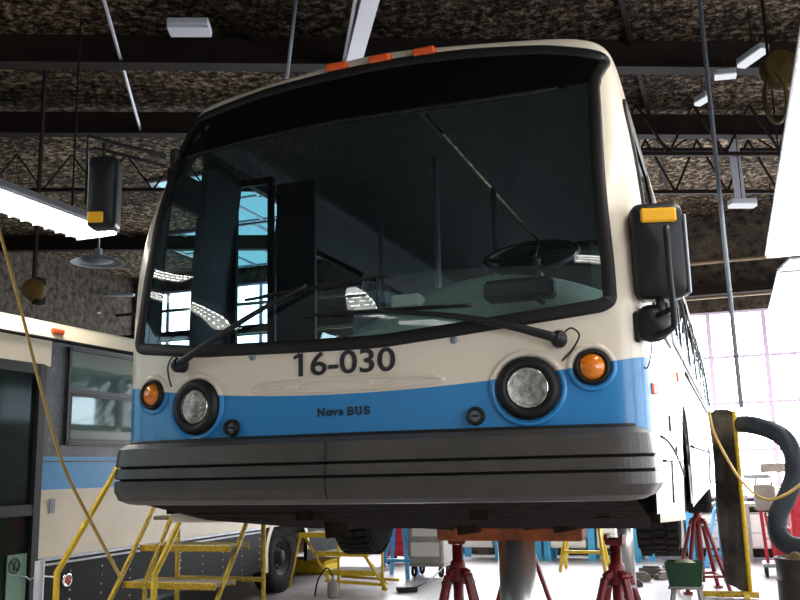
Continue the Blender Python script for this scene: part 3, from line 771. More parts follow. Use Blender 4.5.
# driver-side mirror
mr = MB(); c = ay(657.5, 252, .2)
mw, mh, md = .215, .41, .12
outl = round_poly([(-mw/2, -mh/2), (mw/2, -mh/2), (mw/2, mh/2), (-mw/2, mh/2)], .05, 5)
Rm = Matrix.Rotation(radians(16), 3, 'Z')
V = []; rings = [(1.0, md/2), (1.0, -md/4), (.93, -md*.42), (.80, -md*.52), (.0, -md*.56)]
for k_, yo in rings: V += [c+Rm @ Vector((p[0]*k_, yo, p[1]*k_)) for p in outl]
n = len(outl); F = [(r*n+i, r*n+(i+1) % n, (r+1)*n+(i+1) % n, (r+1)*n+i) for r in range(len(rings)-1) for i in range(n)]; F.append(tuple(range(n)))
mir = mr.add(V, F, True).build('side_mirror', 'black', BUS); tag(mir, 'black mirror with amber marker on the driver side')
MB().box(c+Rm @ Vector((.0, -md*.50, mh*.35)), (.148, .03, .062), R=Rm, bev=.008).build('marker_light', 'amber_flat', mir)
MB().box(c+Rm @ Vector((mw*.52, .0, -.02)), (.012, .10, .34), R=Rm, bev=.005).build('mirror_edge', 'housing', mir)
p1, p2, p3 = ay(666, 226, .08), ay(669, 268, .06), ay(674, 318, .08)
MB().tube(arc_pts([p1, p2, p3, ay(671, 329, .12), ay(655, 337, .17)], 6), .013, 8).tube([ay(660, 298, .18), ay(661, 322, .18)], .018, 8).tube([ay(674, 308, .1), ay(655, 316, .17)], .012, 8).build('mirror_arm', 'black', mir)
MB().lathe([(.0, -.06), (.05, -.05), (.075, -.02), (.08, .02), (.05, .05), (0, .055)], ay(652, 324, .20), (.3, -1, 0), 20).box(ay(638, 328, .20), (.03, .10, .13), bev=.01).build('mirror_bracket', 'black', mir)
MB().tube(arc_pts([ay(638, 344, .2), ay(641, 362, .2), ay(647, 368, .2), ay(651, 355, .2), ay(652, 338, .2)], 6), .003, 6).build('mirror_cable', 'rubber', mir)
# kerb-side mirror
q = MB(); a1, a2 = ay(88, 136, .25), ay(166, 156, .35); 
q.tube([a2, a1, ay(86, 205, .22)], .012, 8).tube([ay(166, 166, .35), ay(95, 148, .27), ay(86, 152, .26)], .010, 8).tube([ay(104, 160, .27), ay(104, 143, .26)], .012, 8)
q.box(ay(169, 160, .36)+Vector((.03, .02, 0)), (.06, .06, .12), bev=.015)
am = q.build('mirror_arm', 'black', BUS)
c = ay(104, 193, .25); V = []; mw, mh = .155, .40
outl = round_poly([(-mw/2, -mh/2), (mw/2, -mh/2), (mw/2, mh/2), (-mw/2, mh/2)], .03, 4); Rm = Matrix.Rotation(radians(20), 3, 'Z')
for k_, yo in rings: V += [c+Rm @ Vector((p[0]*k_, yo, p[1]*k_)) for p in outl]
n = len(outl); F = [(r*n+i, r*n+(i+1) % n, (r+1)*n+(i+1) % n, (r+1)*n+i) for r in range(len(rings)-1) for i in range(n)]; F.append(tuple(range(n)))
mi2 = MB().add(V, F, True).build('side_mirror', 'black', BUS)
MB().box(c+Rm @ Vector((-.02, -.065, -.155)), (.085, .02, .06), R=Rm, bev=.006).build('marker_light', 'amber_flat', mi2)

# ------------------------------------------------------------------ hoist
HO = thing('bus_hoist', 'in-ground bus hoist with chrome columns and orange-red saddle beam under the axle', 'hoist', (.06, 2.95, 0))
MB().lathe([(.0, .0), (.135, .0), (.135, 1.22), (0, 1.22)], (.055, 2.95, 0), n=40).build('front_column', 'steel', HO)
MB().lathe([(.30, .0), (.30, .02), (.16, .03), (.136, .03)], (.055, 2.95, 0), n=40).build('floor_collar', 'under', HO)
b = MB().box((.02, 2.95, 1.265), (1.06, .24, .095), bev=.01)
for x in (-.44, .52): b.box((x, 2.9, 1.34), (.12, .18, .07), bev=.01)
b.build('saddle_beam', 'hoist_red', HO)
MB().lathe([(0, 0), (.115, 0), (.115, 1.30), (0, 1.30)], (ay(626, 560, 9.0).x, 9.0, 0), n=32).build('rear_column', 'steel', HO)
MB().box((0, 9.0, 1.35), (1.7, .25, .11), bev=.01).build('rear_saddle', 'hoist_red', HO)

# ------------------------------------------------------------------ axle stands
def make_stand(h, collar, spread, m, name='axle_stand', legs=4, r=.05):
    o = thing(name, None, None, (0, 0, 0))
    MB().tube([(0, 0, .12), (0, 0, h-.06)], r, 12).lathe([(r*1.35, collar-.08), (r*1.45, collar-.07), (r*1.45, collar+.05), (r*1.2, collar+.07)], (0, 0, 0), n=16).build('column', m, o)
    MB().box((0, 0, h-.03), (.13, .11, .05), bev=.01).box((-.055, 0, h), (.025, .11, .04)).box((.055, 0, h), (.025, .11, .04)).build('saddle', m, o)
    MB().tube([(-.13, 0, h*.72), (.13, 0, h*.72)], .014, 8).build('locking_pin', 'dull_steel', o)
    ft = []
    for k in range(legs):
        a = 2*pi*(k+.5)/legs; e = Vector((spread*cos(a), spread*sin(a), .02)); ft.append(e)
        sh = (2.6*r*cos(a), 2.6*r*sin(a), collar-.03); MB().bar((r*.6*cos(a), r*.6*sin(a), collar+.01), sh, .055, .05, bev=.008).bar(sh, e, .055, .04, up=(0, 0, 1), bev=.008).box(e, (.11, .11, .03)).build('leg', m, o)
    br = MB()
    for k in range(legs): br.bar(ft[k]*.8+Vector((0, 0, .2)), ft[(k+1) % legs]*.8+Vector((0, 0, .2)), .045, .035)
    br.build('brace', m, o)
    return o
G = 'red axle stands'
s1 = make_stand(1.22, .97, .40, 'stand_red', r=.040); s1.location = (ay(458, 570, 3.2).x, 3.2, 0); s1.rotation_euler.z = .2
tag(s1, 'dark red axle stand left of the chrome hoist column', 'axle stand', G)
for loc, rz, lab in (((ay(616, 560, 3.2).x, 3.2, 0), -.1, 'dark red axle stand below the turned wheel on the bus driver side'), ((-.42, 5.2, 0), .75, 'red axle stand half hidden behind the chrome hoist column'), ((1.05, 9.75, 0), .3, 'tall bright red axle stand beside the dark screen, at the bus rear')):
    s = copy_tree(s1); s.location = loc; s.rotation_euler.z = rz; tag(s, lab)
s3 = s
b1 = make_stand(1.05, .95, .38, 'skyblue', 'blue_stand', 4, .04); b1.location = (1.28, 12.9, 0); tag(b1, 'light blue axle stand behind the tall red one by the dark screen', 'axle stand', 'blue stands')

# ------------------------------------------------------------------ parked bus
PB = thing('parked_bus', 'older parked bus with black skirt, blue stripe and dark door at the left', 'bus', (-6, 6.5, 0))
PX = -4.7; PW = 2.6; Y0, Y1 = .6, 12.6
# cross-section loft
sec = [(0, 3.10), (-.05, 3.18), (-.13, 3.27), (-.28, 3.33), (-.60, 3.38), (-1.3, 3.41)]
sec = [(PX+a, z) for a, z in sec]; sec2 = sec + [(2*(PX-1.3)-x, z) for x, z in reversed(sec[:-1])]
V = [(x, y, z) for y in (Y0, Y1) for x, z in sec2]; n = len(sec2)
MB().add(V, [(i, i+1, n+i+1, n+i) for i in range(n-1)], True).add([(x, Y0, z) for x, z in sec2], [tuple(range(n))]).add([(x, Y1, z) for x, z in sec2], [tuple(range(n))]).build('roof', 'cream2', PB)
def strip(name, m, z0, z1, y0, y1, off=0, holes=(), par=PB):
    mb = MB(); cur = y0
    for (h0, h1) in holes:
        mb.box((PX-.03+off, (cur+h0)/2, (z0+z1)/2), (.06, h0-cur, z1-z0)); cur = h1
    mb.box((PX-.03+off, (cur+y1)/2, (z0+z1)/2), (.06, y1-cur, z1-z0)); return mb.build(name, m, par)
arch2 = [(7.95, 9.25)]
strip('header_panel', 'cream2', 2.82, 3.08, Y0, 3.48, .006)
strip('window_band', 'winframe', 1.94, 3.08, 3.42, Y1)
MB().tube([(PX+.015, Y0, 3.09), (PX+.015, Y1, 3.09)], .018, 8).build('drip_rail', 'black', PB)
strip('blue_stripe', 'blue', 1.62, 1.94, 3.42, Y1)
MB().box((PX+.003, (3.44+Y1)/2, 1.893), (.008, Y1-3.44, .012)).build('stripe_line', 'ink', PB)
strip('cream_panel', 'cream2', .96, 1.62, 3.42, Y1, 0)
MB().box((PX+.008, (3.44+7.9)/2, .965), (.02, 7.9-3.44, .03)).box((PX+.008, (3.44+7.9)/2, .915), (.016, 7.9-3.44, .02)).build('skirt_rail', 'dull_steel', PB)
# skirt with wheel opening
sk = MB(); ca, ra = 8.6, .62
pts = [(3.42, .40), (3.42, .95), (Y1, .95), (Y1, .40)] + [(ca+ra*cos(a), .50+ra*sin(a)) for a in [pi*i/16 for i in range(17)] if True]
# two side pieces + arch-trimmed top
def skp(y0, y1, zf): 
    n_ = 12
    for i in range(n_):
        a, b = y0+(y1-y0)*i/n_, y0+(y1-y0)*(i+1)/n_; m_ = (a+b)/2; z = zf(m_)
        if z < .95: sk.box((PX-.03, m_, (z+.95)/2), (.06, b-a, .95-z))
skp(3.42, 7.95, lambda y: .38); sk.build('skirt', 'skirt', PB); sk = MB(); skp(9.25, Y1, lambda y: .38); sk.build('skirt', 'skirt', PB)
rv = MB()
for y in [3.9+.48*i for i in range(9)]:
    for z in (.46, .55, .64, .73, .82): rv.lathe([(.011, 0), (.009, .006), (0, .007)], (PX, y, z), (1, 0, 0), 6)
for z in [2.0+.1*i for i in range(10)]:
    for y in (3.52, 3.62): rv.lathe([(.008, 0), (.007, .005), (0, .006)], (PX, y, z), (1, 0, 0), 6)
rv.build('rivets', 'dull_steel', PB)
V = []
for i in range(21):
    a = pi*i/20
    for o, x in ((.60, .012), (.68, .012)): V.append((PX+x, ca+o*cos(a)*1.05, .55+o*sin(a)))
MB().add(V, [(2*i, 2*i+1, 2*i+3, 2*i+2) for i in range(20)]).box((PX+.012, ca-.68, .45), (.02, .08, .2)).build('wheel_arch_trim', 'cream2', PB)
MB().box((PX-.5, ca, .95), (.9, 1.5, .3)).build('wheel_well', 'under', PB)
wheel(PX-.22, ca, .50, 0, r=.49, parent=PB)
# body core so that the bus has depth: inner wall, far side, floor, rear
core = MB().box((PX-PW+.03, (Y0+Y1)/2, 1.85), (.06, Y1-Y0, 2.5)).box((PX-PW/2, Y1-.03, 1.85), (PW, .06, 2.5)).box((PX-PW/2, Y0+.03, 1.85), (PW, .06, 2.5))
MB().box((PX-PW/2, (Y0+Y1)/2, .95), (PW-.14, Y1-Y0-.14, .1)).build('chassis', 'under', PB)
core.build('far_side_body', 'cream2', PB)
strip('front_lower_panel', 'skirt', .35, 2.82, Y0, 1.55)
# windows
for i, y in enumerate([3.74+1.5*j for j in range(6)]):
    if 0: pass
    fr = ribbon  # unused alias
    wn = MB(); z0, z1, w_ = 2.07, 3.03, 1.30
    def rr(z0, z1, y0, y1, t, mb, x=.012):
        mb.box((PX+x/2, (y0+y1)/2, z1), (x+.02, y1-y0, t)); mb.box((PX+x/2, (y0+y1)/2, z0), (x+.02, y1-y0, t))
        mb.box((PX+x/2, y0, (z0+z1)/2), (x+.02, t, z1-z0+t)); mb.box((PX+x/2, y1, (z0+z1)/2), (x+.02, t, z1-z0+t))
    rr(z0, z1, y, y+w_, .035, wn, .02); wn.box((PX+.01, y+w_/2, 2.60), (.03, w_, .05))
    rr(z0+.04, 2.56, y+.04, y+w_-.04, .02, wn, .015)
    f_ = wn.build('window', 'black', PB)
    MB().box((PX+.002, y+w_/2, (z0+z1)/2), (.008, w_, z1-z0)).build('pane', 'darkglass', f_)
# door
dr = MB()
for y in (1.6, 2.48, 3.36): dr.box((PX-.01, y, 1.65), (.08, .09, 2.34))
for z in (.5, 1.44, 2.78): dr.box((PX-.01, 2.48, z), (.07, 1.8, .10))
d2 = dr.build('door', 'black', PB)
MB().box((PX-.03, 2.48, 1.62), (.02, 1.8, 2.3)).build('door_pane', 'doorglass2', d2)
c = ax_(19, 570, PX+.01); 
nb = MB().box(ax_(16, 578, PX), (.012, .24, .42)).build('notice', 'mint', d2)
ps = ax_(14.5, 566, PX+.012)
MB().tube([ps+Vector((0, cos(2*pi*k/24)*.065, sin(2*pi*k/24)*.065)) for k in range(24)], .007, 6, closed=True).tube([ps+Vector((0, -.045, .045)), ps+Vector((0, .045, -.045))], .006, 6).tube([ps+Vector((0, -.01, -.04)), ps+Vector((0, .0, .0)), ps+Vector((0, .02, .04))], .008, 6).build('prohibition_symbol', 'ink', nb)
MB().tube([ax_(8, 575, PX+.03), ax_(26, 577, PX+.06), ax_(30, 580, PX+.03)], .008, 6).build('door_pull', 'dull_steel', d2)
tag(MB().box(ax_(63.5, 331, PX+.05)+Vector((-.07, 0, 0)), (.05, .17, .055), bev=.015).build('marker_light', 'orange_lens', PB), 'orange marker light on roof edge')
rf = MB().lathe([(.068, 0), (.066, .018), (.05, .022), (.048, .012)], ax_(66.5, 580, PX+.0), (1, 0, 0), 24).build('reflector', 'chrome', PB)
MB().lathe([(.049, .012), (.03, .016), (0, .017)], ax_(66.5, 580, PX), (1, 0, 0), 24).build('reflector_lens', 'red_lens', rf)
MB().tube([ax_(28, 580, PX+.03), ax_(40, 576, PX+.06), ax_(56, 577, PX+.03)], .008, 6).build('grab_handle', 'dull_steel', PB)
tag(MB().box(ax_(52, 506, PX+.006), (.012, .07, .14)).build('fuel_flap_latch', 'gtext', PB), None)

# ------------------------------------------------------------------ lamps of the hall
def fixture(name, x, y0, y1, z, w, label, group=None, m='diffuser', rz=0):
    c = Vector((x, (y0+y1)/2, z)); o = thing(name, label, 'ceiling light', c, group); Ln = y1-y0; o['kind'] = 'thing'
    h = MB(); hw = w/2
    pr = [(-hw*.35, .20), (hw*.35, .20), (hw*1.0, .06), (hw*1.0, .03), (hw*.94, .03), (hw*.32, .17), (-hw*.32, .17), (-hw*.94, .03), (-hw*1.0, .03), (-hw*1.0, .06)]
    V = [(c.x+a, y, z+b) for y in (y0, y1) for a, b in pr]; n = len(pr)
    h.add(V, [(i, (i+1) % n, n+(i+1) % n, n+i) for i in range(n)]+[tuple(range(n)), tuple(n+i for i in range(n))]).build('housing', 'housing', o)
    lv = MB()
    for k in range(int(Ln/.16)+1): lv.box((c.x, y0+.01+(Ln-.02)*k/int(Ln/.16), z+.02), (w*.92, .006, .035))
    for a in (-.3, 0, .3): lv.box((c.x+a*w, c.y, z+.02), (.006, Ln, .035))
    lv.build('louvre', 'white', o)
    MB().box((c.x, c.y, z+.055), (w*.86, Ln-.04, .02)).build('diffuser', m, o)
    dz = ZC-z
    for yy in (y0+.4, y1-.4): MB().tube([(c.x, yy, z+.18), (c.x, yy, ZC)], .01, 6).build('hanger', 'beam', o)
    return o
GF_ = 'long fluorescent lamps'
fixture('fluorescent_lamp', -4.50, -2.6, 3.85, 4.2, .56, 'long louvred fluorescent lamp hanging over the parked bus at left', GF_)
fixture('fluorescent_lamp', 2.42, -1.5, 8.1, 4.2, .50, 'long glaring fluorescent lamp along the right edge, nearest to us', GF_)
fixture('fluorescent_lamp', 2.60, 9.15, 13.2, 4.2, .48, 'short bright fluorescent lamp below and beyond the long one at right', GF_)
fixture('fluorescent_lamp', -6.1, -6.3, -1.9, 4.2, .55, 'fluorescent lamp over the front end of the parked bus', GF_)
fixture('fluorescent_lamp', -2.6, -9.5, -6.5, 4.4, .5, 'added unseen fill lamp behind the viewpoint, on the aisle between the buses', GF_)  # extra lamp added to light the raised bus front and the parked bus
o = fixture('fluorescent_lamp', -1.2, -11.5, -8.9, 4.0, .5, 'fluorescent lamp set crosswise behind the viewpoint', GF_); o.rotation_euler.z = radians(70)
o = fixture('fluorescent_lamp', 3.1, -5.6, -3.6, 4.2, .5, 'short fluorescent lamp set crosswise, right behind the viewpoint', GF_); o.rotation_euler.z = radians(90)
def smalllamp(px0, px1, z, w, lab, m='farlamp'):
    a, b = az(*px0, z), az(*px1, z); c = (a+b)/2; o = thing('strip_lamp', lab, 'ceiling light', c, 'small strip lamps')
    MB().bar(a+Vector((0, 0, .05)), b+Vector((0, 0, .05)), w, .07, bev=.01).build('housing', 'housing', o)
    MB().bar(a, b, w*.8, .03).build('tube_cover', m, o)
    for q in (a, b): pass
    MB().tube([c, (c.x, c.y, ZC)], .006, 6).build('hanger', 'beam', o)
smalllamp((741, 67), (765, 50), 5.9, .12, 'slanting strip lamp high at upper right beside the steel rod')
smalllamp((715, 78), (736, 76), 5.9, .10, 'narrow strip lamp just right of the steel rod, below the slanting one')
smalllamp((697, 105), (709, 98), 5.9, .10, 'short strip lamp just left of the steel rod')
smalllamp((730, 206), (755, 206), 4.9, .16, 'bright strip lamp under the pale hanging duct')
smalllamp((169, 31), (210, 31), 6.2, .26, 'pale flat strip lamp at upper left ceiling above the pipe', 'strut')
# dome lamp
c = az(98, 263, 4.6); dl = thing('dome_lamp', 'round grey dome lamp hanging over the parked bus', 'ceiling light', c)
MB().lathe([(.36, 0), (.34, .015), (.24, .05), (.12, .09), (.05, .12), (.05, .2), (0, .2)], c, n=36).lathe([(.36, 0), (.31, .015)], c, n=36).build('shade', 'housing', dl)
MB().lathe([(.20, .03), (.14, .01), (0, .0)], c, n=24).build('diffuser', 'gtext', dl)
MB().tube([c+Vector((0, 0, .2)), (c.x, c.y, ZC)], .012, 6).build('hanger', 'dull_steel', dl)

# ------------------------------------------------------------------ overhead pipes and rods
def rod(name, a, b, r, m, lab, cat='pipe', g=None, n=10):
    o = MB().tube([a, b], r, n).build(name, m); return tag(o, lab, cat, g)
rod('steel_rod', ay(699.5, -2, 5.3), ay(741.5, 408, 5.3), .022, 'gtext', 'thin vertical steel rod at right, ending above the dark screen', 'rod')
rod('ceiling_pipe', ay(20, 45, 4.6), ay(442, 56, 6.6), .04, 'brown_pipe', 'long brown pipe running across the upper left ceiling')
rod('hanging_conduit', ay(297, -8, 3.5), ay(287, 78, 3.5), .017, 'gtext', 'thin grey conduit hanging above the bus roof, left of the pale channel', 'conduit')
rod('ceiling_conduit', az(100, -14, 6.2), az(142, 135, 6.2), .018, 'strut', 'thin pale slanting conduit crossing the upper left ceiling', 'conduit')
o = MB().bar(az(372, -10, 6.1), az(352, 66, 6.1), .17, .09).bar(az(357, -10, 6.12), az(343, 66, 6.12), .03, .05).bar(az(365, 15, 6.1), az(365, 15, 6.1)+Vector((0, 0, .42)), .03).build('cable_channel', 'strut'); tag(o, 'pale grey cable channel on the ceiling above the bus roof', 'channel')
o = MB().bar(ay(727, 96, 9.5), ay(741, 203, 9.5), .14, .08, up=(0, 1, 0)).build('hanging_duct', 'strut'); tag(o, 'pale flat hanging duct just right of the steel rod', 'duct')
rod('wall_conduit', ay(0, 295, 13.5), ay(134, 295, 13.5), .04, 'gtext', 'dark horizontal conduit beyond the parked bus roof', 'conduit')
rod('wall_conduit', ay(20, 312, 13.2), ay(100, 313, 13.2), .02, 'strut', 'thin pale conduit just above the parked bus roof', 'conduit')

# hose reels
def reel(px, y, r, lab, axis=(.5, -1, .1)):
    c = ay(*px, y); o = thing('hose_reel', lab, 'hose reel', c, 'overhead hose reels')
    MB().lathe([(r, -.06), (r, .06), (r*.93, .07), (r*.5, .05), (r*.3, .08), (0, .08)], c, axis, 28).lathe([(r, -.06), (r*.3, -.07), (0, -.07)], c, axis, 28).build('drum', 'reel', o)
    MB().bar(c+Vector((-.1, .1, 0)), (c.x-.1, c.y+.1, ZC+.02), .04, .03).box(c+Vector((0, .08, 0)), (.1, .1, .3)).build('bracket', 'beam', o)
    return o
reel((34, 290), 4.2, .12, 'round ochre hose reel hanging over the parked bus')
o = reel((781, 70), 5.6, .20, 'large hose reel beside the glaring lamp at upper right')
cr = ay(775, 90, 5.5); h = MB()
for q in range(3):
    h.tube([cr+Vector((cos(2*pi*k/24)*(.09+.012*q), .02*q, sin(2*pi*k/24)*.26-.08)) for k in range(24)], .012, 6, closed=True)
h.build('hose_loop', 'reel', o)
# tan cord across the parked bus
pts = [ay(-6, 215, .8), ay(2, 240, .8), ay(18, 298, .8), ay(40, 385, .8), ay(62, 462, .8), ay(90, 520, .8), ay(118, 573, .8), ay(121, 579, .85)]
tag(MB().tube(arc_pts(pts, 6), .010, 8).build('tan_cable', 'cord'), 'tan cord hanging slantwise in front of the parked bus', 'cord')

# ------------------------------------------------------------------ big yellow rolling stair (left foreground)
ST = thing('rolling_stair', 'large worn yellow rolling stair between the parked bus and the raised bus bumper', 'stair', (-3.0, 2.6, 0))
xl, xr_ = -3.35, -2.45
def foot(p, q):  # extend a line from p through q down to z=.06
    d = q-p; t = (.06-p.z)/d.z; return p+d*t
sl0, sl1 = ax_(154, 508, xl), ax_(110, 600, xl); 
sr0, sr1 = ax_(247, 522, xr_), ax_(217, 600, xr_)
tr = 0.022
ff, gg = foot(sl0, sl1), foot(sr0, sr1)
topz = max(sl0.z, sr0.z)
def along(p0, p1, z): d = p1-p0; return p0+d*((z-p0.z)/d.z)
topL, topR = along(sl0, sl1, 1.62), along(sr0, sr1, 1.62)
MB().tube([topL, ff], tr, 10).build('stringer', 'yellow2', ST); MB().tube([topR, gg], tr, 10).build('stringer', 'yellow2', ST)
for z in (.28, .56, .84, 1.12):
    A, B = along(sl0, sl1, z), along(sr0, sr1, z); y = (A.y+B.y)/2
    tm = MB().box(((xl+xr_)/2, y+.14, z), (xr_-xl, .30, .03), bev=.006); fr = tm.build('tread', 'tread', ST)
    MB().box(((xl+xr_)/2, y-.015, z-.005), (xr_-xl, .03, .055), bev=.005).box(((xl+xr_)/2, y+.29, z-.005), (xr_-xl, .03, .055), bev=.005).build('tread_edge', 'yellow2', fr)
hL = [ax_(55, 602, xl-.0), ax_(57, 573, xl), ax_(112, 478, xl), ax_(128, 447, xl)]
for off, nm_ in ((0, 'a'), (xr_-xl-.02, 'b')):
    o_ = Vector((off, 0, 0)); P = [p+o_ for p in hL]
    if off: P = P[:3]; P[2] = P[1]+(P[2]-P[1])*.72
    P[0] = Vector((P[1].x, P[1].y, .06)); MB().tube(P, .024, 10).build('handrail', 'yellow', ST)
# second inner rails & rear posts
MB().tube([ax_(172, 516, xl+.22), ax_(145, 582, xl+.22), ax_(145, 582, xl+.22)*1.0-Vector((0, 0, .45))], .02, 8).build('inner_rail', 'yellow2', ST)
for x, yb in ((xl, 4.0), (xr_, 4.0)):
    MB().tube([(x, topL.y+.25, .06), (x, topL.y+.25, 1.62)], .022, 8).build('rear_post', 'yellow2', ST)
MB().box(((xl+xr_)/2, topL.y+.1, 1.36), (xr_-xl, .5, .035), bev=.006).build('platform', 'tread', ST)
MB().bar((xl, ff.y, .14), (xl, topL.y+.25, .14), .04).bar((xr_, gg.y, .14), (xr_, topL.y+.25, .14), .04).bar((xl, topL.y+.25, .14), (xr_, topL.y+.25, .14), .04).bar((xl, topL.y+.25, .8), (xr_, topL.y+.25, .8), .035).build('base_frame', 'yellow2', ST)
for x in (xl, xr_):
    for y in (ff.y+.1, topL.y+.2): MB().lathe([(.055, -.02), (.06, 0), (.055, .02)], (x, y, .06), (1, 0, 0), 16).build('caster', 'rubber', ST)

# small yellow stair in the background
S2 = thing('step_ladder', 'smaller yellow work stair standing on the floor seen under the raised bus', 'stair', (-3.7, 9.1, 0))
y0, y1 = 8.7, 9.3
def sy(px, y): return ay(px[0], px[1], y)
for y in (y0, y1):
    m_ = MB(); A = sy((305, 537), y); B = sy((330, 582), y); m_.tube([A, B, (B.x+.12, y, .05)], .022, 8)
    C_ = sy((362, 552), y); D_ = sy((387, 598), y); m_.tube([C_, (D_.x, y, .05)], .022, 8); m_.tube([sy((300, 537), y), (sy((289, 537), y).x, y, .05)], .02, 8); m_.build('stringer', 'yellow', S2)
    MB().tube([sy((338, 520), y), (sy((338, 520), y).x, y, .05)], .020, 8).build('post', 'yellow', S2); MB().tube([sy((382, 540), y), (sy((382, 540), y).x, y, .05)], .020, 8).build('post', 'yellow', S2)
for a, b, yy in (((300, 535), (337, 535), 0), ((318, 554), (368, 554), 0), ((325, 573), (375, 573), 0)):
    A, B = sy(a, 8.7), sy(b, 8.7)
    MB().box(((A.x+B.x)/2, 9.0, (A.z+B.z)/2), (B.x-A.x, .6, .04), bev=.005).build('tread', 'tread', S2)
    MB().box(((A.x+B.x)/2, 8.69, (A.z+B.z)/2), (B.x-A.x+.02, .03, .07), bev=.005).build('tread_edge', 'yellow', S2)
A, B = sy((325, 586), 8.7), sy((385, 588), 8.7)
for y in (8.72, 9.28): MB().bar((A.x, y, .16), (B.x, y, .12), .04).build('base_bar', 'yellow', S2)
c = sy((333, 590), 8.2)
gc = thing('gas_cylinder', 'small grey gas cylinder on the floor by the smaller yellow stair', 'cylinder', (c.x, 8.2, 0)); 
MB().lathe([(.0, 0), (.07, 0), (.08, .03), (.08, .18), (.05, .23), (.02, .25), (.02, .28), (0, .28)], (c.x, 8.2, 0), n=20).build('tank', 'grey', gc)
MB().tube(arc_pts([(c.x, 8.2, .28), (c.x-.08, 8.18, .40), (c.x-.2, 8.15, .25), (c.x-.26, 8.15, .02)], 5), .012, 6).build('hose', 'rubber', gc)
# yellow tray under the parked bus
c = az(300, 574, 0)
tag(MB().box((-5.55, 11.0, .10), (.95, .6, .20), bev=.04).box((-5.55, 11.0, .22), (1.0, .64, .03), bev=.01).build('yellow_bin', 'yellow'), 'low bright yellow bin on the floor beyond the parked bus wheel', 'bin')

# yellow sawhorse with feet
SH = thing('sawhorse', 'yellow steel sawhorse in front of the blue-legged bench', 'sawhorse', (-1.1, 11.8, 0))
A, B = ay(568, 548, 11.8), ay(600, 548, 11.8)
MB().box(((A.x+B.x)/2, 11.8, .78), (B.x-A.x+.15, .16, .14), bev=.01).build('top_beam', 'yellow', SH)
for x, s in ((A.x, -1), (B.x, 1)):
    for q in (-1, 1): MB().tube([(x, 11.8+.05*q, .75), (x+.10*s, 11.8+.28*q, .02)], .03, 8).build('leg', 'yellow', SH)
MB().bar((A.x-.03, 11.6, .33), (B.x+.03, 11.6, .33), .05).build('crossbar', 'yellow', SH)

# benches along the far wall
def bench(x0, x1, y, lab, body='white', legs='darkblue', h=.92):
    o = thing('workbench', lab, 'workbench', ((x0+x1)/2, y, 0), 'workbenches along the far wall')
    MB().box(((x0+x1)/2, y, h-.03), (x1-x0, .7, .06), bev=.01).build('worktop', 'grey', o)
    for x in (x0+.06, (x0+x1)/2, x1-.06):
        MB().box((x, y-.3, (h-.06)/2), (.12, .08, h-.06)).build('leg', legs, o); MB().box((x, y+.28, (h-.06)/2), (.12, .08, h-.06)).build('leg', legs, o)
    n_ = 2
    for k in range(n_):
        w_ = ((x1-x0)/2-.2); cx_ = x0+(x1-x0)*(k+.5)/n_
        cb = MB().box((cx_, y, .52), (w_, .6, .58), bev=.01).build('drawer_unit', body, o)
        for z in (.36, .60): MB().box((cx_, y-.31, z), (w_*.92, .02, .2), bev=.004).build('drawer_front', body, cb); MB().box((cx_, y-.325, z+.04), (w_*.3, .02, .02)).build('handle', 'dull_steel', cb)
    return o
bench(-3.55, -1.9, 13.7, 'white workbench with blue legs seen between the chrome column and left axle stand')
bench(-1.85, -.1, 13.7, 'white workbench with blue legs behind the yellow sawhorse')
bench(.0, 1.5, 13.9, 'pale workbench behind the tall red axle stand', 'white', 'skyblue', 1.0)
bench(1.65, 3.2, 13.9, 'pale workbench in front of the bright window at right', 'white', 'grey', 1.0)
tb = thing('tool_chest', 'red tool chest beside the blue trestle under the raised bus', 'tool chest', (-4.35, 12.6, 0))
MB().box((-4.35, 12.6, .46), (.60, .5, .62), bev=.02).build('cabinet', 'toolred', tb)
for z in (.3, .48, .66): MB().box((-4.35, 12.34, z), (.52, .02, .14), bev=.004).build('drawer', 'toolred', tb)
for x in (-4.58, -4.12):
    for y in (12.42, 12.78): MB().lathe([(.06, -.02), (.07, 0), (.06, .02)], (x, y, .07), (1, 0, 0), 14).build('caster', 'rubber', tb)
# blue trestle
BT = thing('blue_trestle', 'light blue steel trestle in front of the red tool chest', 'trestle', (-3.75, 10.6, 0))
for px in (384, 411):
    b0 = ay(px, 582, 10.55); b1 = ay(397, 540, 10.55)
    for y in (10.4, 10.9): MB().bar((b0.x, y, .0), ((b1.x*2+b0.x)/3, 10.65, 1.0), .06, .05).build('leg', 'skyblue', BT)
x0, x1 = ay(386, 570, 10.4).x, ay(410, 570, 10.4).x
MB().bar((x0, 10.42, .28), (x1, 10.42, .28), .09, .05).box(((x0+x1)/2, 10.65, 1.0), (.45, .3, .07), bev=.01).build('top_beam', 'skyblue', BT)
# grey machine on castors
x0, x1 = ay(410, 560, 10.6).x, ay(445, 560, 10.6).x; mc = thing('welding_machine', 'grey wheeled machine right of the blue trestle', 'machine', ((x0+x1)/2, 10.7, 0))
MB().box(((x0+x1)/2, 10.8, .62), (x1-x0, .6, .82), bev=.03).build('cabinet', 'grey', mc)
MB().box(((x0+x1)/2, 10.49, .78), ((x1-x0)*.7, .02, .25), bev=.005).box(((x0+x1)/2, 10.49, .45), ((x1-x0)*.8, .02, .22)).build('control_panel', 'white', mc)
MB().tube([(x0+.04, 10.6, 1.03), (x0+.04, 10.6, 1.12), (x1-.04, 10.6, 1.12), (x1-.04, 10.6, 1.03)], .015, 8).build('handle', 'dull_steel', mc)
for x in (x0+.07, x1-.07):
    for y in (10.6, 11.0): MB().lathe([(.085, -.025), (.1, 0), (.085, .025)], (x, y, .1), (1, 0, 0), 16).build('caster', 'rubber', mc)
MB().box(((x0+x1)/2, 10.8, .2), (x1-x0, .5, .05)).build('base', 'grey', mc)
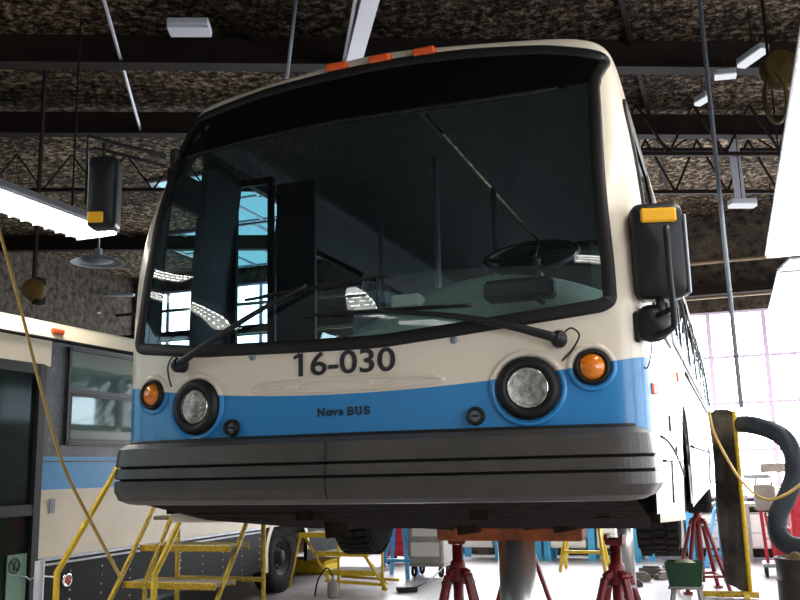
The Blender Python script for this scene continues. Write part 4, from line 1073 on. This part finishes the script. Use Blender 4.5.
# torch / paddle on the floor
c0 = az(407, 592, 0); c1 = az(428, 585, 0)
tag(MB().box(c0+Vector((0, 0, .04)), (.30, .16, .07), rz=.5, bev=.015).tube([c0+Vector((.1, 0, .05)), c1+Vector((0, .1, .05)), c1+Vector((.15, 1.0, .35))], .014, 6).build('foot_pedal', 'black'), 'black foot pedal with cable on the floor before the grey machine', 'pedal')

# blocks on the floor
i = 0
for px, d, rz, lab in (((640, 581), (.30, .14, .10), .4, 'weathered block farthest left in the small floor pile'), ((652, 577), (.36, .16, .14), -.3, 'largest angled block in the middle of the floor pile'), ((664, 579), (.34, .12, .08), .9, 'flat block at the right end of the floor pile'), ((634, 586), (.26, .12, .06), .1, 'thin block lying in front of the floor pile'), ((668, 574), (.22, .16, .10), -.8, 'small block at the back of the floor pile')):
    c = az(*px, 0); o = MB().box((c.x, c.y, d[2]/2), d, rz=rz, bev=.012).box((c.x, c.y, d[2]+.015), (d[0]*.7, d[1]*.5, .03), rz=rz+.2, bev=.006).build('wood_block', 'wood'); tag(o, lab, 'block', 'blocks piled on the floor')

# green bin on its stool
c = az(690, 612, 0); zb = .62
gs = thing('stool', 'grey legged stool under the green bin', 'stool', (c.x, c.y, 0)); tp = ay(684, 590, c.y)
zt = tp.z+.06
MB().box((c.x-.02, c.y, zt-.02), (.40, .32, .03), bev=.01).build('seat', 'grey', gs)
for sx in (-1, 1):
    for sy_ in (-1, 1): MB().bar((c.x-.02+sx*.14, c.y+sy_*.1, zt-.03), (c.x-.02+sx*.19, c.y+sy_*.15, 0), .035).build('leg', 'grey', gs)
gb = thing('parts_bin', 'dark green open parts bin on a stool by the tall red axle stand', 'bin', (c.x-.02, c.y, zt)); w, d, h = .44, .34, .27
V = [(c.x-.02+sx*w/2*k, c.y+sy_*d/2*k, zt+z) for z, k in ((0, .82), (h, 1), (h, .95), (.02, .78)) for sx, sy_ in ((-1, -1), (1, -1), (1, 1), (-1, 1))]
F = [(r*4+i, r*4+(i+1) % 4, (r+1)*4+(i+1) % 4, (r+1)*4+i) for r in range(3) for i in range(4)]+[(0, 1, 2, 3), (12, 13, 14, 15)]
MB().add(V, F).build('tub', 'green', gb)
rb = thing('rag_heap', 'pale crumpled rag inside the green bin', 'rag', (c.x, c.y, zt+h*.5)); V = []
for i in range(9):
    for j in range(9):
        V.append((c.x-.02+(i/8-.5)*w*.78, c.y+(j/8-.5)*d*.78, zt+h*.72+.10*(1-(i/4-1)**2)*(1-(j/4-1)**2)+random.uniform(-.012, .02)))
MB().add(V, [(i*9+j, i*9+j+1, i*9+j+10, i*9+j+9) for i in range(8) for j in range(8)], True).build('folds', 'rag', rb)

# dark screen with yellow edge
SCN = thing('welding_screen', 'tall dark reflective screen with yellow edge standing right of the raised bus', 'screen', (1.5, 9.6, 0))
A, B = Vector((1.64, 9.2, 0)), Vector((1.325, 9.42, 0)); V = []; nh, nw = 20, 12
topA, topB = ay(740, 411, 9.2).z, ay(740, 411, 9.2).z+.02
for i in range(nw+1):
    for j in range(nh+1):
        p = A.lerp(B, i/nw); zb_ = .06+.12*(i/nw)**1.5; z = zb_+(topA-zb_)*j/nh; V.append((p.x+.012*sin(i*1.1+j*.5), p.y, z+(.04*sin(i/nw*pi) if j == nh else 0)))
sh_ = MB().add(V, [(i*(nh+1)+j, i*(nh+1)+j+1, (i+1)*(nh+1)+j+1, (i+1)*(nh+1)+j) for i in range(nw) for j in range(nh)], True)
o = sh_.build('sheet', 'screen', SCN); md_ = o.modifiers.new('thickness', 'SOLIDIFY'); md_.thickness = .02
MB().tube([A+Vector((.01, -.01, .03)), A+Vector((0.01, -.01, topA))], .028, 8).build('edge_post', 'yellow', SCN)
MB().bar((1.0, 9.15, .05), (1.75, 9.15, .05), .09, .07).bar((1.6, 8.8, .04), (1.6, 9.6, .04), .06, .05).build('base', 'yellow2', SCN)
# exhaust hose
HZ_ = [(739, 424), (752, 425), (770, 430), (785, 439), (793, 455), (794, 475), (787, 497), (778, 515), (778, 533), (789, 545), (810, 549)]
Y_ = [9.45, 8.7, 8.5, 8.3, 8.2, 8.2, 8.15, 8.1, 8.05, 7.9, 7.6]
pts = arc_pts([ay(*p, y) for p, y in zip(HZ_, Y_)], 14); rr_ = [.106+(.008 if i % 2 else -.004) for i in range(len(pts))]
tag(MB().tube(pts, rr_, 18).build('exhaust_hose', 'hose'), 'thick ribbed grey-blue exhaust hose bending down at the right edge', 'hose')
pts = [ay(709, 412, 8.5), ay(714, 432, 8.4), ay(728, 460, 8.2), ay(744, 484, 7.9), ay(764, 499, 7.7), ay(785, 495, 7.6), ay(806, 480, 7.6)]
tag(MB().tube(arc_pts(pts, 6), .016, 8).build('air_hose', 'yhose'), 'yellow air hose looping across the dark screen and the thick hose', 'hose')
# drum
c = ay(797, 600, 7.0); c = Vector((c.x+.10, 7.0, 0)); zt = ay(790, 557, 7.0).z
dm = thing('oil_drum', 'black oil drum at the lower right corner', 'drum', c)
MB().lathe([(0, 0), (.28, 0), (.285, .03), (.275, .05), (.275, zt*.33), (.287, zt*.35), (.275, zt*.37), (.275, zt*.66), (.287, zt*.68), (.275, zt*.70), (.275, zt-.03), (.287, zt-.01), (.287, zt), (.27, zt), (.27, zt-.02), (0, zt-.02)], c, n=36).build('barrel', 'drum', dm)
MB().lathe([(.13, 0), (.10, .02), (.03, .08), (0, .08)], c+Vector((-.08, -.1, zt-.02)), n=20).build('funnel', 'reel', dm)
# red trolley with grey box
CT = thing('service_trolley', 'red wheeled trolley carrying a grey unit, beyond the thick hose', 'trolley', (2.05, 11.6, 0))
x0, x1 = ay(763, 570, 11.6).x, ay(790, 570, 11.6).x
MB().box(((x0+x1)/2, 11.6, .18), (x1-x0, .5, .06), bev=.01).build('deck', 'dull_steel', CT)
MB().bar((x0+.08, 11.5, .2), (x0+.04, 11.5, 1.05), .05).bar((x0+.2, 11.5, .2), (x0+.1, 11.5, .95), .04).box((x0+.30, 11.55, .48), (.26, .3, .55), bev=.04).build('frame', 'toolred', CT)
for x in (x0+.05, x1-.05):
    for y in (11.4, 11.8): MB().lathe([(.075, -.025), (.085, 0), (.075, .025)], (x, y, .085), (1, 0, 0), 16).build('wheel', 'rubber', CT)
MB().box((x0+.12, 11.55, 1.18), (.30, .3, .40), bev=.03).tube([(x0, 11.5, 1.36), (x0+.02, 11.5, 1.5), (x0+.22, 11.5, 1.5), (x0+.24, 11.5, 1.36)], .018, 8).build('grey_unit', 'grey', CT)
# red cabinet and clutter at the right edge
rc = thing('red_cabinet', 'red tool cabinet partly cut by the right edge of the frame', 'tool cabinet', (2.95, 11.2, 0))
x0 = ay(789, 500, 11.0).x; z0, z1 = ay(795, 540, 11.0).z, ay(795, 486, 11.0).z
MB().box((x0+.45, 11.2, (z1+.1)/2), (.9, .5, z1-.1), bev=.02).build('cabinet', 'toolred', rc)
for k in range(4): MB().box((x0+.45, 10.94, .25+k*(z1-.3)/4), (.82, .02, (z1-.3)/4-.04), bev=.004).build('drawer', 'green' if k == 1 else 'toolred', rc)
for x in (x0+.08, x0+.82): MB().box((x, 11.2, .05), (.06, .4, .1)).build('foot', 'black', rc)
mg = bx_ = tag(MB().box((x0+.18, 11.1, z1+.12), (.22, .25, .22), bev=.02).build('parts_box', 'yellow'), 'small yellow box on the red cabinet at the right edge', 'box')
# items on the far bench
tag(MB().box((2.35, 13.75, 1.06), (.55, .4, .12), bev=.02).box((2.35, 13.75, 1.2), (.4, .35, .16), bev=.02).build('printer_unit', 'white'), 'white boxy unit on the bench before the bright window', 'machine')
sf_ = thing('wall_shelf', 'grey-brown shelf rail in front of the bright far window', 'shelf', (2.4, 14.2, 1.6))
a, b = ay(760, 468, 14.2), ay(787, 468, 14.2); MB().box(((a.x+b.x)/2, 14.2, a.z), (b.x-a.x, .25, .16), bev=.01).build('board', 'wood', sf_)
a, b = ay(744, 477, 14.0), ay(769, 477, 14.0); MB().box(((a.x+b.x)/2, 14.1, a.z), (b.x-a.x, .25, .08), bev=.01).build('lower_board', 'gtext', sf_)
MB().bar((a.x, 14.25, 1.0), (a.x, 14.25, a.z+.4), .03).build('upright', 'gtext', sf_); MB().bar((3.0, 14.25, 1.0), (3.0, 14.25, a.z+.4), .03).build('upright', 'gtext', sf_)
# bollard
a = ay(40, 561, 2.6); tag(MB().tube([(a.x, 2.6, 0), (a.x, 2.6, a.z)], .04, 16).lathe([(.11, 0), (.11, .015), (.04, .02)], (a.x, 2.6, 0), n=20).build('steel_post', 'strut'), 'short pale steel post standing before the parked bus door', 'post')

# ------------------------------------------------------------------ world & view
w = bpy.data.worlds.new('world'); SC.world = w; w.use_nodes = True
w.node_tree.nodes['Background'].inputs[0].default_value = (.8, .9, 1, 1); w.node_tree.nodes['Background'].inputs[1].default_value = .5
SC.view_settings.view_transform = 'Standard'; SC.view_settings.look = 'None'; SC.view_settings.gamma = 1; SC.view_settings.exposure = .12
SC.cycles.max_bounces = 8; SC.cycles.transparent_max_bounces = 16
try: SC.cycles.sample_clamp_indirect = 10; SC.cycles.use_denoising = True; SC.cycles.denoiser = 'OPENIMAGEDENOISE'
except Exception: pass
for o in bpy.data.objects:
    if '_org' in o: del o['_org']
